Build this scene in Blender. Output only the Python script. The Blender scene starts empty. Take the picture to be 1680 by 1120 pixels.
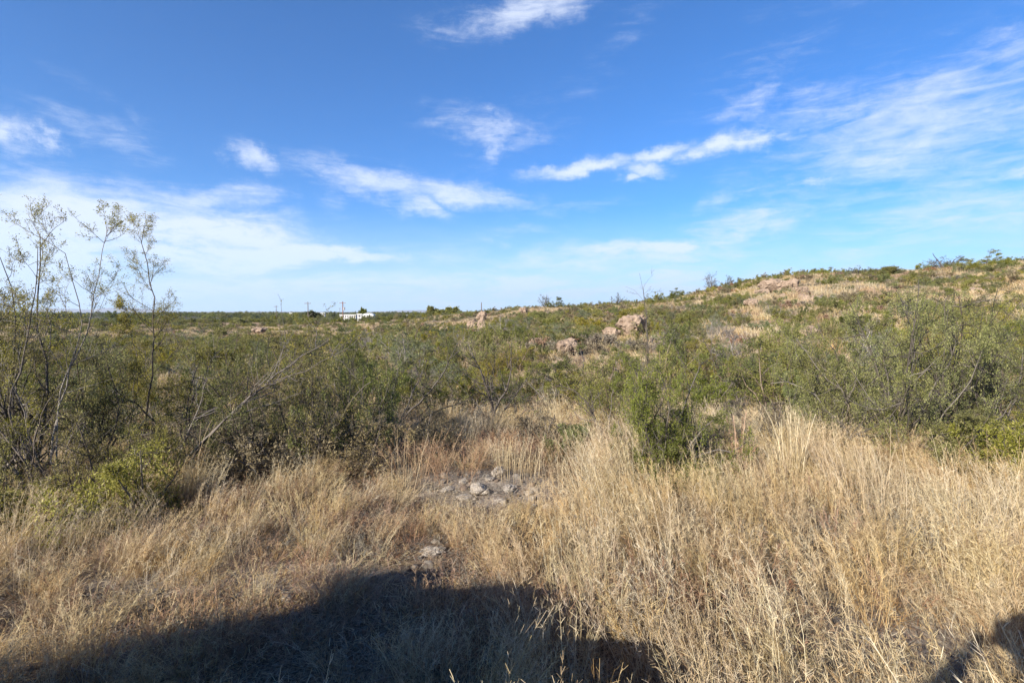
import bpy, bmesh, math, random
import numpy as np
from mathutils import Vector, Matrix, Euler
S = bpy.context.scene
COL = S.collection
rad = math.radians
# ------------------------------------------------------------------ camera
EYE = 2.2
PITCH = rad(3.26)
cam_d = bpy.data.cameras.new('camera'); cam = bpy.data.objects.new('camera', cam_d); COL.objects.link(cam)
cam_d.sensor_width = 36; cam_d.lens = 18; cam_d.clip_start = 0.1; cam_d.clip_end = 80000
cam.location = (0, 0, EYE); cam.rotation_euler = (rad(90) - PITCH, 0, 0)
S.camera = cam
# ------------------------------------------------------------------ light
SUN_DIR = Vector((-.946, -.966, .616)).normalized()          # towards the sun
SUN_EL = math.asin(SUN_DIR.z)
SKY_STRENGTH = 0.0505
S.view_settings.view_transform = 'Standard'; S.view_settings.look = 'None'
S.view_settings.gamma = 1; S.view_settings.use_curve_mapping = False
S.view_settings.exposure = 1.48
sun_d = bpy.data.lights.new('sun', 'SUN'); sun_d.energy = 5.0; sun_d.angle = rad(.53); sun_d.color = (1, .92, .79)
sun = bpy.data.objects.new('sun', sun_d); COL.objects.link(sun); sun.location = (-20, -20, 30)
sun.rotation_euler = SUN_DIR.to_track_quat('Z', 'Y').to_euler()

def pix_dir(px, py):
    """direction in the world of a point of the 1680 x 1120 photograph"""
    a = (px - 840) / 840; b = -(py - 560) / 840
    return Vector((a, math.cos(PITCH) + b * math.sin(PITCH), -math.sin(PITCH) + b * math.cos(PITCH)))
def azel(px, py):
    d = pix_dir(px, py)
    return math.atan2(d.x, d.y), math.atan2(d.z, math.hypot(d.x, d.y))

W = bpy.data.worlds.new('World'); S.world = W; W.use_nodes = True
nt = W.node_tree; N = nt.nodes; L = nt.links; N.clear()
def nd(tree, kind, **kw):
    n = tree.nodes.new(kind)
    for k, v in kw.items():
        if k.startswith('i_'):
            key = k[2:]
            n.inputs[int(key) if key.isdigit() else key].default_value = v
        else: setattr(n, k, v)
    return n
def mth(tree, op, a, b=None, c=None, clamp=False):
    n = tree.nodes.new('ShaderNodeMath'); n.operation = op; n.use_clamp = clamp
    for i, v in enumerate((a, b, c)):
        if v is None: continue
        if isinstance(v, (int, float)): n.inputs[i].default_value = v
        else: tree.links.new(v, n.inputs[i])
    return n.outputs[0]
def smooth(tree, v, lo, hi, a=0., b=1.):
    n = tree.nodes.new('ShaderNodeMapRange'); n.interpolation_type = 'SMOOTHSTEP'
    tree.links.new(v, n.inputs[0]); n.inputs[1].default_value = lo; n.inputs[2].default_value = hi
    n.inputs[3].default_value = a; n.inputs[4].default_value = b
    return n.outputs[0]
def mixc(tree, fac, a, b, blend='MIX'):
    n = tree.nodes.new('ShaderNodeMix'); n.data_type = 'RGBA'; n.blend_type = blend
    if isinstance(fac, (int, float)): n.inputs[0].default_value = fac
    else: tree.links.new(fac, n.inputs[0])
    for i, v in ((6, a), (7, b)):
        if isinstance(v, tuple): n.inputs[i].default_value = v if len(v) == 4 else (*v, 1)
        else: tree.links.new(v, n.inputs[i])
    return n.outputs[2]
sky = nd(nt, 'ShaderNodeTexSky', sky_type='NISHITA', sun_disc=False)
sky.sun_elevation = SUN_EL; sky.sun_rotation = math.atan2(SUN_DIR.x, SUN_DIR.y)
sky.altitude = 900; sky.air_density = 1.0; sky.dust_density = 0.0; sky.ozone_density = 3.0
tint = mixc(nt, 1.0, sky.outputs[0], (.28, .82, 1.36), 'MULTIPLY')
hs = nd(nt, 'ShaderNodeHueSaturation', i_Saturation=1.0, i_Value=1.0); L.new(tint, hs.inputs['Color'])
tc = nd(nt, 'ShaderNodeTexCoord'); sp = nd(nt, 'ShaderNodeSeparateXYZ'); L.new(tc.outputs['Generated'], sp.inputs[0])
AZ = mth(nt, 'ARCTAN2', sp.outputs[0], sp.outputs[1])
hyp = mth(nt, 'SQRT', mth(nt, 'ADD', mth(nt, 'MULTIPLY', sp.outputs[0], sp.outputs[0]), mth(nt, 'MULTIPLY', sp.outputs[1], sp.outputs[1])))
EL = mth(nt, 'ARCTAN2', sp.outputs[2], hyp)
cx = nd(nt, 'ShaderNodeCombineXYZ'); L.new(AZ, cx.inputs[0]); L.new(EL, cx.inputs[1])
V = cx.outputs[0]
# warp so that cloud edges wander
wn = nd(nt, 'ShaderNodeTexNoise', i_Scale=6.0, i_Detail=8.0, i_Roughness=.68); L.new(V, wn.inputs['Vector'])
wv = nd(nt, 'ShaderNodeVectorMath', operation='SUBTRACT'); L.new(wn.outputs['Color'], wv.inputs[0]); wv.inputs[1].default_value = (.5, .5, .5)
ws = nd(nt, 'ShaderNodeVectorMath', operation='MULTIPLY'); L.new(wv.outputs[0], ws.inputs[0]); ws.inputs[1].default_value = (.24, .085, 0)
wa = nd(nt, 'ShaderNodeVectorMath', operation='ADD'); L.new(V, wa.inputs[0]); L.new(ws.outputs[0], wa.inputs[1])
VW = wa.outputs[0]
# patches of cirrus: photo px, py, half width, half height (photo pixels), tilt (deg, up to the right), density
CL = [(10, 215, 75, 32, -22, .8), (165, 222, 130, 28, -8, .42), (430, 265, 52, 22, -28, .75), (200, 185, 90, 14, -30, .2),
 (150, 355, 270, 62, -3, 1.0), (30, 400, 240, 95, 0, .95), (360, 375, 190, 45, -8, .85), (340, 325, 150, 26, 10, .7), (480, 411, 230, 17, -1, 1.0), (330, 425, 260, 30, 0, .7),
 (330, 470, 420, 26, 0, .42), (610, 303, 125, 28, -8, .75), (745, 322, 150, 23, -4, .85), (690, 343, 60, 18, -8, .8), (545, 325, 40, 22, -30, .35),
 (795, 212, 95, 26, -10, .62), (820, 240, 42, 20, 25, .55), (880, 200, 150, 34, 28, .16), (860, 12, 150, 26, 10, .75), (800, 28, 60, 14, 12, .5), (1030, 45, 130, 22, 32, .16),
 (945, 275, 95, 13, 6, .95), (1055, 277, 70, 14, -3, .8), (1025, 293, 32, 10, 8, .8), (1085, 247, 75, 14, 10, .95), (1190, 238, 62, 20, 2, 1.0), (1280, 225, 60, 10, 0, .5),
 (1230, 168, 58, 22, 22, .5), (1330, 175, 120, 34, 12, .42), (1500, 165, 240, 46, 13, .62), (1400, 215, 200, 28, 14, .4), (1560, 200, 200, 46, 22, .65), (1480, 255, 150, 30, 22, .7),
 (1340, 302, 62, 10, 2, .7), (1420, 282, 60, 22, -35, .55), (1600, 290, 180, 60, 8, .5), (1640, 60, 100, 34, -10, .4), (1180, 332, 75, 17, 9, .5), (1240, 362, 130, 30, 4, .65),
 (1560, 355, 200, 34, 8, .45), (1055, 408, 170, 16, 2, .75), (905, 430, 80, 10, 0, .4), (870, 380, 80, 12, 0, .28), (830, 398, 45, 12, -5, .42), (930, 345, 110, 16, 6, .3), (1640, 290, 70, 13, 8, .7),
 (1500, 220, 340, 110, 15, .58), (1580, 350, 300, 60, 8, .52), (1000, 425, 330, 26, 0, .5), (700, 462, 420, 22, 0, .5), (1100, 474, 560, 18, 0, .55), (1250, 120, 150, 60, 20, .2),
 (1130, 455, 420, 22, 0, .42), (760, 480, 300, 26, 0, .35), (-250, 330, 260, 90, 0, .8), (1950, 250, 260, 90, 15, .5)]
acc = None
for (px, py, hw, hh, rot, den) in CL:
    a, e = azel(px, py)
    k = 1 / (1 + math.tan(a) ** 2) if abs(a) < 1.3 else .4
    mp = nd(nt, 'ShaderNodeMapping', vector_type='TEXTURE')
    mp.inputs['Location'].default_value = (a, e, 0); mp.inputs['Rotation'].default_value = (0, 0, rad(rot))
    mp.inputs['Scale'].default_value = (hw / 840 * k * 1.5, hh / 840 * math.sqrt(k) * 1.6, 1)
    L.new(VW, mp.inputs[0])
    g = nd(nt, 'ShaderNodeTexGradient', gradient_type='SPHERICAL'); L.new(mp.outputs[0], g.inputs[0])
    gg = mth(nt, 'MULTIPLY', smooth(nt, g.outputs['Fac'], 0, 1.0), den)
    acc = gg if acc is None else mth(nt, 'MAXIMUM', acc, gg)
def streak(rot, sc, scale, seed):
    mp = nd(nt, 'ShaderNodeMapping'); mp.inputs['Rotation'].default_value = (0, 0, rad(rot)); mp.inputs['Scale'].default_value = sc
    mp.inputs['Location'].default_value = (seed, seed * 2, 0)
    L.new(V, mp.inputs[0])
    n = nd(nt, 'ShaderNodeTexNoise', i_Scale=scale, i_Detail=10.0, i_Roughness=.70, i_Distortion=.7); L.new(mp.outputs[0], n.inputs['Vector'])
    return n.outputs['Fac']
sa = streak(-4, (1, 5.0, 1), 6.5, 1.3); sb = streak(-22, (1, 6.0, 1), 7.0, 4.1)
side = smooth(nt, AZ, -.05, .35)
mx = nd(nt, 'ShaderNodeMix'); L.new(side, mx.inputs[0]); L.new(sa, mx.inputs[2]); L.new(sb, mx.inputs[3])
fib = mx.outputs[0]
fine = streak(-12, (1, 3.0, 1), 22, 8.0)
tex = mth(nt, 'ADD', mth(nt, 'MULTIPLY', fib, .6), mth(nt, 'MULTIPLY', fine, .4))
dens = mth(nt, 'MULTIPLY', smooth(nt, mth(nt, 'ADD', tex, mth(nt, 'MULTIPLY', acc, .40)), .50, .90), mth(nt, 'POWER', acc, .5))
# thin veil low in the sky, everywhere round the horizon
veil = mth(nt, 'ADD', mth(nt, 'MULTIPLY', smooth(nt, EL, .22, .0), mth(nt, 'MULTIPLY', smooth(nt, fib, .35, .7), .25)), smooth(nt, EL, .20, -.02, 0., .70))
dens = mth(nt, 'MINIMUM', mth(nt, 'ADD', dens, veil), 1.0)
c_lo, c_hi = (6.1, 7.2, 8.9, 1), (6.5, 7.1, 8.4, 1)
cc = mixc(nt, smooth(nt, EL, .03, .16), c_lo, c_hi)
skyc = mixc(nt, mth(nt, 'MULTIPLY', dens, .92), hs.outputs[0], cc)
bg = nd(nt, 'ShaderNodeBackground', i_Strength=SKY_STRENGTH); L.new(skyc, bg.inputs[0])
wo = nd(nt, 'ShaderNodeOutputWorld'); L.new(bg.outputs[0], wo.inputs[0])

# ------------------------------------------------------------------ helpers
def tag(o, label=None, cat=None, group=None, kind=None):
    if label: o['label'] = label
    if cat: o['category'] = cat
    if group: o['group'] = group
    if kind: o['kind'] = kind
    return o
def link(name, me, parent=None, loc=(0, 0, 0), rot=(0, 0, 0), scl=None):
    o = bpy.data.objects.new(name, me); COL.objects.link(o); o.location = loc; o.rotation_euler = rot
    if scl is not None: o.scale = scl if hasattr(scl, '__len__') else (scl,) * 3
    if parent: o.parent = parent
    return o
def mesh_np(name, V, F, mats=(), matidx=None, attr=None, smooth_=False):
    """V (n,3); F: (m,4) quads or (m,3) tris"""
    me = bpy.data.meshes.new(name); V = np.asarray(V, np.float32); F = np.asarray(F, np.int32); k = F.shape[1]
    me.vertices.add(len(V)); me.vertices.foreach_set('co', V.ravel())
    me.loops.add(F.size); me.loops.foreach_set('vertex_index', F.ravel())
    me.polygons.add(len(F)); me.polygons.foreach_set('loop_start', np.arange(0, F.size, k, dtype=np.int32))
    me.polygons.foreach_set('loop_total', np.full(len(F), k, np.int32))
    for m in mats: me.materials.append(m)
    if matidx is not None: me.polygons.foreach_set('material_index', np.asarray(matidx, np.int32))
    if smooth_: me.polygons.foreach_set('use_smooth', np.ones(len(F), bool))
    me.update(calc_edges=True)
    if attr is not None:
        a = me.attributes.new('tint', 'FLOAT', 'POINT'); a.data.foreach_set('value', np.asarray(attr, np.float32))
    return me
# gradient noise
_rs = np.random.RandomState(11); _perm = _rs.permutation(512); _g = _rs.normal(size=(512, 2)); _g /= np.linalg.norm(_g, axis=1)[:, None]
def noise2(x, y):
    xi = np.floor(x).astype(int); yi = np.floor(y).astype(int); xf = x - xi; yf = y - yi
    def gr(ix, iy, dx, dy):
        g = _g[_perm[(ix + _perm[iy & 511]) & 511]]; return g[..., 0] * dx + g[..., 1] * dy
    u = xf * xf * (3 - 2 * xf); v = yf * yf * (3 - 2 * yf)
    a = gr(xi, yi, xf, yf); b = gr(xi + 1, yi, xf - 1, yf); c = gr(xi, yi + 1, xf, yf - 1); d = gr(xi + 1, yi + 1, xf - 1, yf - 1)
    return (a + (b - a) * u) * (1 - v) + (c + (d - c) * u) * v
def fbm(x, y, o=4):
    s = 0; a = 1
    for i in range(o): s = s + a * noise2(x * 2 ** i + 17.3 * i, y * 2 ** i - 9.1 * i); a *= .5
    return s
def sstep(a, b, x):
    t = np.clip((x - a) / (b - a), 0, 1); return t * t * (3 - 2 * t)
# ------------------------------------------------------------------ terrain
_px = np.array([-3000, 300, 560, 700, 780, 860, 1000, 1100, 1150, 1200, 1250, 1300, 1400, 1500, 1600, 1680, 2100, 4000.])
_az = np.arctan((_px - 840) / 840)
_dy = np.array([-22, -22, -17, -8, -3, 3, 9, 16, 30, 42, 51, 58, 62, 65, 75, 82, 86, 50.])
_R = np.array([120, 120, 120, 115, 105, 98, 90, 84, 80, 79, 78, 78, 80, 82, 84, 86, 95, 60.])
def terr(x, y):
    x = np.asarray(x, float); y = np.asarray(y, float); r = np.hypot(x, y); az = np.arctan2(x, y)
    R = np.interp(az, _az, _R); dy = np.interp(az, _az, _dy)
    H = np.maximum(EYE + dy / 840 * R * np.cos(az), 0) * np.where(np.abs(az) > 1.25, np.clip((1.9 - np.abs(az)) / .65, 0, 1), 1)
    t = (r - 14) / (R - 14); s = np.where(t < 1, np.clip(t, 0, 1) ** 1.25, 1 - .8 * sstep(1.15, 3.5, t))
    z = H * s
    z = z - 7 * sstep(150, 600, r) - 1.3 * sstep(14, 75, r) * np.clip(1 - H / 2.5, 0, 1)
    z = np.where((t > 1) & (H > 1), np.maximum(z, -7), z)
    z = z + sstep(10, 30, r) * (fbm(x / 17, y / 17, 3) * .85) * (1 - sstep(150, 400, r)) + sstep(3, 9, r) * fbm(x / 5 + 5, y / 5, 2) * .09 * (1 - sstep(150, 300, r))
    # gentle dip behind the first shrubs
    z = z - .35 * np.exp(-((r - 17) / 5.) ** 2)
    # raised road the photographer and the car stand on
    emb = .6 * (1 - sstep(1.15, 2.35, y)) * (1 - .0 * r)
    emb = emb * (1 - sstep(7, 11, np.abs(y) + 0 * x)) * np.where(y < 3, 1, 0)
    zz = np.where(r < 60, z * sstep(1.0, 3.0, y) + emb, z)
    # the low pale outcrop mound in the grass
    zz = zz + .10 * np.exp(-(((x + .35) / 1.1) ** 2 + ((y - 6.4) / .6) ** 2))
    return zz
def tz(x, y): return float(terr(x, y))
def ground_at(px, py):
    d = pix_dir(px, py); t = 1.5
    for i in range(4000):
        p = d * t
        if EYE + p.z <= tz(p.x, p.y): break
        t *= 1.004
    return p.x, p.y
def at_depth(px, dep):
    x = (px - 840) / 840 * dep; return x, dep, tz(x, dep)

def mat(name):
    m = bpy.data.materials.new(name); m.use_nodes = True; t = m.node_tree; t.nodes.clear()
    out = t.nodes.new('ShaderNodeOutputMaterial'); b = t.nodes.new('ShaderNodeBsdfPrincipled'); t.links.new(b.outputs[0], out.inputs[0])
    return m, t, b, out
def simple(name, col, rough=.6, metal=0., nscale=30., var=.12, bump=0.):
    m, t, b, out = mat(name); b.inputs['Roughness'].default_value = rough; b.inputs['Metallic'].default_value = metal
    co = nd(t, 'ShaderNodeTexCoord'); n = nd(t, 'ShaderNodeTexNoise', i_Scale=nscale, i_Detail=4.0); t.links.new(co.outputs['Object'], n.inputs['Vector'])
    c = mixc(t, n.outputs[0], tuple(x * (1 - var) for x in col), tuple(min(x * (1 + var), 1) for x in col)); t.links.new(c, b.inputs['Base Color'])
    if bump:
        bp = nd(t, 'ShaderNodeBump', i_Strength=bump, i_Distance=.01); t.links.new(n.outputs[0], bp.inputs['Height']); t.links.new(bp.outputs[0], b.inputs['Normal'])
    return m
def ground_mat():
    m, t, b, out = mat('dry_soil'); b.inputs['Roughness'].default_value = .95; b.inputs['Specular IOR Level'].default_value = .15
    g = nd(t, 'ShaderNodeNewGeometry'); P = g.outputs['Position']
    def nz(sc, det=6, ro=.6):
        n = nd(t, 'ShaderNodeTexNoise', i_Scale=sc, i_Detail=float(det), i_Roughness=ro); t.links.new(P, n.inputs['Vector']); return n.outputs[0]
    ln = nd(t, 'ShaderNodeVectorMath', operation='LENGTH'); t.links.new(P, ln.inputs[0]); dist = ln.outputs['Value']
    n1, n2, n3, n4 = nz(.9), nz(7), nz(45, 8, .7), nz(.12)
    soil = mixc(t, smooth(t, n2, .35, .65), (.14, .10, .07), (.25, .185, .13))
    lit = mixc(t, smooth(t, n3, .42, .6), (.08, .055, .04), (.40, .30, .20))
    near = mixc(t, smooth(t, n1, .4, .6, .35, .85), soil, lit)
    # pale gravelly outcrop
    def blob(x, y, rx, ry):
        mp = nd(t, 'ShaderNodeMapping', vector_type='TEXTURE'); mp.inputs['Location'].default_value = (x, y, 0); mp.inputs['Scale'].default_value = (rx, ry, 50)
        t.links.new(P, mp.inputs[0]); gr = nd(t, 'ShaderNodeTexGradient', gradient_type='SPHERICAL'); t.links.new(mp.outputs[0], gr.inputs[0]); return gr.outputs['Fac']
    gl = mth(t, 'ADD', mth(t, 'ADD', blob(-.35, 6.25, 1.3, .85), blob(2.9, 3.6, 1.4, 1.0)), blob(-2.4, 4.15, 2.0, .4))
    gv = nd(t, 'ShaderNodeTexVoronoi', i_Scale=38.0); t.links.new(P, gv.inputs['Vector'])
    grav = mixc(t, gv.outputs['Distance'], (.56, .48, .39), (.20, .155, .12))
    near = mixc(t, smooth(t, mth(t, 'ADD', gl, mth(t, 'MULTIPLY', n2, .35)), .35, .6), near, grav)
    mid = mixc(t, smooth(t, n2, .3, .7), (.34, .245, .14), (.46, .36, .215))
    mid = mixc(t, smooth(t, n4, .45, .62), mid, (.34, .22, .15))
    c = mixc(t, smooth(t, dist, 9, 24), near, mid)
    far = mixc(t, smooth(t, n4, .4, .6), (.062, .066, .038), (.11, .10, .06))
    c = mixc(t, smooth(t, dist, 130, 420), c, far)
    c = mixc(t, 1.0, c, (.66, .65, .64), 'MULTIPLY')
    t.links.new(c, b.inputs['Base Color'])
    bp = nd(t, 'ShaderNodeBump', i_Strength=.7, i_Distance=.02); t.links.new(n3, bp.inputs['Height']); t.links.new(bp.outputs[0], b.inputs['Normal'])
    return m
ALB = .66      # plants: overall reflectance
M_ground = ground_mat()
def build_ground():
    r = np.concatenate([[0.001], np.linspace(.4, 9, 90), np.geomspace(9.15, 200, 130), np.geomspace(212, 40000, 46)])
    a = np.concatenate([np.linspace(-65, 65, 380), np.linspace(65, 295, 122)[1:-1]]) * math.pi / 180
    A, Rr = np.meshgrid(a, r); X = Rr * np.sin(A); Y = Rr * np.cos(A)
    Z = terr(X, Y) + .02 * fbm(X * 4, Y * 4, 3) * (1 - sstep(15, 30, Rr))
    n, k = X.shape; V = np.stack([X, Y, Z], -1).reshape(-1, 3)
    i, j = np.meshgrid(np.arange(n - 1), np.arange(k), indexing='ij'); j2 = (j + 1) % k
    F = np.stack([i * k + j, i * k + j2, (i + 1) * k + j2, (i + 1) * k + j], -1).reshape(-1, 4)[:, ::-1]
    o = link('ground', mesh_np('ground', V, F, [M_ground], smooth_=True)); tag(o, kind='structure'); o['label'] = 'dry tan ground under the grass and the scrub'
build_ground()
def build_road():
    m = simple('road_gravel', (.30, .26, .22), .95, nscale=25, var=.35, bump=.6)
    xs = np.linspace(-26, 26, 105); ys = np.linspace(-5.6, 1.0, 14); X, Y = np.meshgrid(xs, ys)
    Z = terr(X, Y) + .02 + .008; V = np.stack([X, Y, Z], -1).reshape(-1, 3); n, k = X.shape
    i, j = np.meshgrid(np.arange(n - 1), np.arange(k - 1), indexing='ij')
    F = np.stack([i * k + j, i * k + j + 1, (i + 1) * k + j + 1, (i + 1) * k + j], -1).reshape(-1, 4)
    o = link('dirt_road', mesh_np('dirt_road', V, F, [m], smooth_=True)); tag(o, kind='structure'); o['label'] = 'raised gravel road the picture is taken from'
build_road()

# ------------------------------------------------------------------ plant growing
def nrm(v): return v / (np.linalg.norm(v, axis=-1, keepdims=True) + 1e-9)
def grow(rng, P, D, Ln, K, wig, up):
    n = len(P); pts = np.zeros((n, K, 3)); pts[:, 0] = P; d = nrm(D); st = (Ln / (K - 1))[:, None]
    for k in range(1, K):
        d = nrm(d + rng.normal(size=(n, 3)) * wig + np.array([0, 0, up])); pts[:, k] = pts[:, k - 1] + d * st
    return pts
def sprout(rng, pts, per, t0, t1, ang, lmul, K, wig, up, par_len, flat=0.):
    """children of every branch in pts"""
    n, Kp, _ = pts.shape; idx = np.repeat(np.arange(n), per); t = rng.uniform(t0, t1, len(idx)); f = t * (Kp - 1) * .9999
    k = np.minimum(f.astype(int), Kp - 2); w = (f - k)[:, None]
    p = pts[idx, k] * (1 - w) + pts[idx, k + 1] * w; tg = nrm(pts[idx, k + 1] - pts[idx, k])
    r = rng.normal(size=(len(idx), 3)); r[:, 2] *= (1 - flat); r = nrm(r - (r * tg).sum(1, keepdims=True) * tg)
    a = np.radians(rng.normal(ang, 12, len(idx)))[:, None]; d = tg * np.cos(a) + r * np.sin(a)
    ln = par_len[idx] * lmul * (1.15 - .75 * t) * rng.uniform(.6, 1.25, len(idx))
    return grow(rng, p, d, ln, K, wig, up), ln, idx, t
def tubes(pts, r0, r1, sides):
    n, K, _ = pts.shape; tg = np.gradient(pts, axis=1); tg = nrm(tg)
    ref = np.where(np.abs(tg[:, :1, 2:3]) > .8, np.array([1., 0, 0]), np.array([0, 0, 1.])); ref = np.broadcast_to(ref, tg.shape)
    a = nrm(np.cross(tg, ref)); b = np.cross(tg, a)
    rr = r0[:, None] * (1 - np.linspace(0, 1, K)) + r1[:, None] * np.linspace(0, 1, K)
    th = np.arange(sides) * 2 * math.pi / sides
    V = pts[:, :, None] + rr[..., None, None] * (a[:, :, None] * np.cos(th)[:, None] + b[:, :, None] * np.sin(th)[:, None])
    base = (np.arange(n) * K * sides)[:, None, None]; kk = np.arange(K - 1)[None, :, None] * sides; s = np.arange(sides)[None, None]; s2 = (s + 1) % sides
    F = np.stack(np.broadcast_arrays(base + kk + s, base + kk + s2, base + kk + sides + s2, base + kk + sides + s), -1).reshape(-1, 4)
    return V.reshape(-1, 3), F
def strips(rng, pts, w0, w1):
    n, K, _ = pts.shape; tg = nrm(np.gradient(pts, axis=1)); s = nrm(np.cross(tg, rng.normal(size=(n, 1, 3))))
    ww = (w0 + (w1 - w0) * np.linspace(0, 1, K))[None, :, None]
    V = np.stack([pts - s * ww / 2, pts + s * ww / 2], 2); base = (np.arange(n) * K * 2)[:, None]; k = np.arange(K - 1)[None] * 2
    return V.reshape(-1, 3), np.stack([base + k, base + k + 1, base + k + 3, base + k + 2], -1).reshape(-1, 4)
def leaves(rng, pts, per, size, wid, spread, t0=.1, cl=.5):
    n, K, _ = pts.shape; idx = np.repeat(np.arange(n), per); t = rng.uniform(t0, 1, len(idx)); f = t * (K - 1) * .9999
    k = np.minimum(f.astype(int), K - 2); w = (f - k)[:, None]
    p = pts[idx, k] * (1 - w) + pts[idx, k + 1] * w; tg = nrm(pts[idx, k + 1] - pts[idx, k])
    r = nrm(rng.normal(size=p.shape)); d = nrm(r + tg * .5 + np.array([0, 0, .15])); p = p + r * (rng.uniform(0, 1, (len(p), 1)) * spread)
    s = size * rng.uniform(.6, 1.35, (len(p), 1)); b = nrm(np.cross(d, rng.normal(size=p.shape)))
    V = np.stack([p, p + d * s * .45 + b * s * wid * .5, p + d * s, p + d * s * .45 - b * s * wid * .5], 1)
    F = np.arange(len(p) * 4).reshape(-1, 4)
    br = rng.uniform(0, 1, n)[idx]; tint = cl * br + (1 - cl) * rng.uniform(0, 1, len(p))
    return V.reshape(-1, 3), F, np.repeat(tint, 4)
def join(parts):
    Vs, Fs, Ts, o = [], [], [], 0
    for q in parts:
        Vs.append(q[0]); Fs.append(q[1] + o); Ts.append(q[2] if len(q) > 2 else np.full(len(q[0]), .5)); o += len(q[0])
    return np.concatenate(Vs), np.concatenate(Fs), np.concatenate(Ts)

def leaf_mat(name, dark, mid, light, trans=.42, objvar=.25):
    m, t, b, out = mat(name); b.inputs['Roughness'].default_value = .55; b.inputs['Specular IOR Level'].default_value = .25
    dark, mid, light = [tuple(q * ALB for q in c_) for c_ in (dark, mid, light)]
    a = nd(t, 'ShaderNodeAttribute', attribute_name='tint'); oi = nd(t, 'ShaderNodeObjectInfo')
    c = mixc(t, smooth(t, a.outputs['Fac'], .1, .55), dark, mid); c = mixc(t, smooth(t, a.outputs['Fac'], .55, .95), c, light)
    h = nd(t, 'ShaderNodeHueSaturation'); t.links.new(c, h.inputs['Color'])
    t.links.new(mth(t, 'ADD', mth(t, 'MULTIPLY', oi.outputs['Random'], .022), .4890), h.inputs['Hue'])
    t.links.new(mth(t, 'ADD', mth(t, 'MULTIPLY', mth(t, 'FRACT', mth(t, 'MULTIPLY', oi.outputs['Random'], 7.13)), objvar * 2), 1 - objvar), h.inputs['Value'])
    t.links.new(mth(t, 'ADD', mth(t, 'MULTIPLY', mth(t, 'FRACT', mth(t, 'MULTIPLY', oi.outputs['Random'], 3.7)), .3), .8), h.inputs['Saturation'])
    t.links.new(h.outputs[0], b.inputs['Base Color'])
    tr = nd(t, 'ShaderNodeBsdfTranslucent'); t.links.new(h.outputs[0], tr.inputs[0])
    ms = nd(t, 'ShaderNodeMixShader', i_0=trans); t.links.new(b.outputs[0], ms.inputs[1]); t.links.new(tr.outputs[0], ms.inputs[2]); t.links.new(ms.outputs[0], out.inputs[0])
    return m
M_leaf = leaf_mat('mesquite_leaf', (.15, .165, .030), (.31, .315, .066), (.52, .485, .145))
M_leafY = leaf_mat('yellowing_leaf', (.21, .195, .028), (.38, .34, .058), (.58, .49, .12))
M_leafD = leaf_mat('dark_leaf', (.10, .125, .028), (.21, .235, .055), (.36, .365, .11))
M_leafG = leaf_mat('grey_green_leaf', (.13, .155, .065), (.25, .28, .115), (.38, .39, .19))
M_leafT = leaf_mat('tan_leaf', (.21, .165, .085), (.32, .26, .145), (.44, .37, .22))
M_bark = leaf_mat('grey_bark', (.06, .046, .038), (.11, .09, .075), (.20, .17, .145), trans=0., objvar=.15)
M_barkpale = leaf_mat('sunlit_grey_bark', (.11, .088, .072), (.19, .16, .135), (.30, .265, .23), trans=0., objvar=.1)  # lit copy of the grey bark, sunlight put into its paler colour
M_twig = leaf_mat('brown_twig', (.10, .07, .05), (.16, .115, .08), (.25, .19, .14), trans=0., objvar=.15)
M_pale = leaf_mat('dead_grey_twig', (.16, .14, .13), (.26, .23, .21), (.36, .33, .30), trans=0., objvar=.15)
M_straw = leaf_mat('dry_grass', (.42, .27, .12), (.71, .51, .255), (.92, .735, .44), trans=.35, objvar=.16)
M_straw2 = leaf_mat('pale_dry_grass', (.54, .41, .23), (.78, .62, .38), (.92, .79, .55), trans=.35, objvar=.12)
M_rust = leaf_mat('rusty_dry_weed', (.27, .145, .085), (.42, .255, .155), (.58, .39, .25), trans=.25, objvar=.18)
M_greyw = leaf_mat('grey_dry_weed', (.20, .165, .12), (.33, .28, .21), (.46, .41, .32), trans=.25, objvar=.18)

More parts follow.
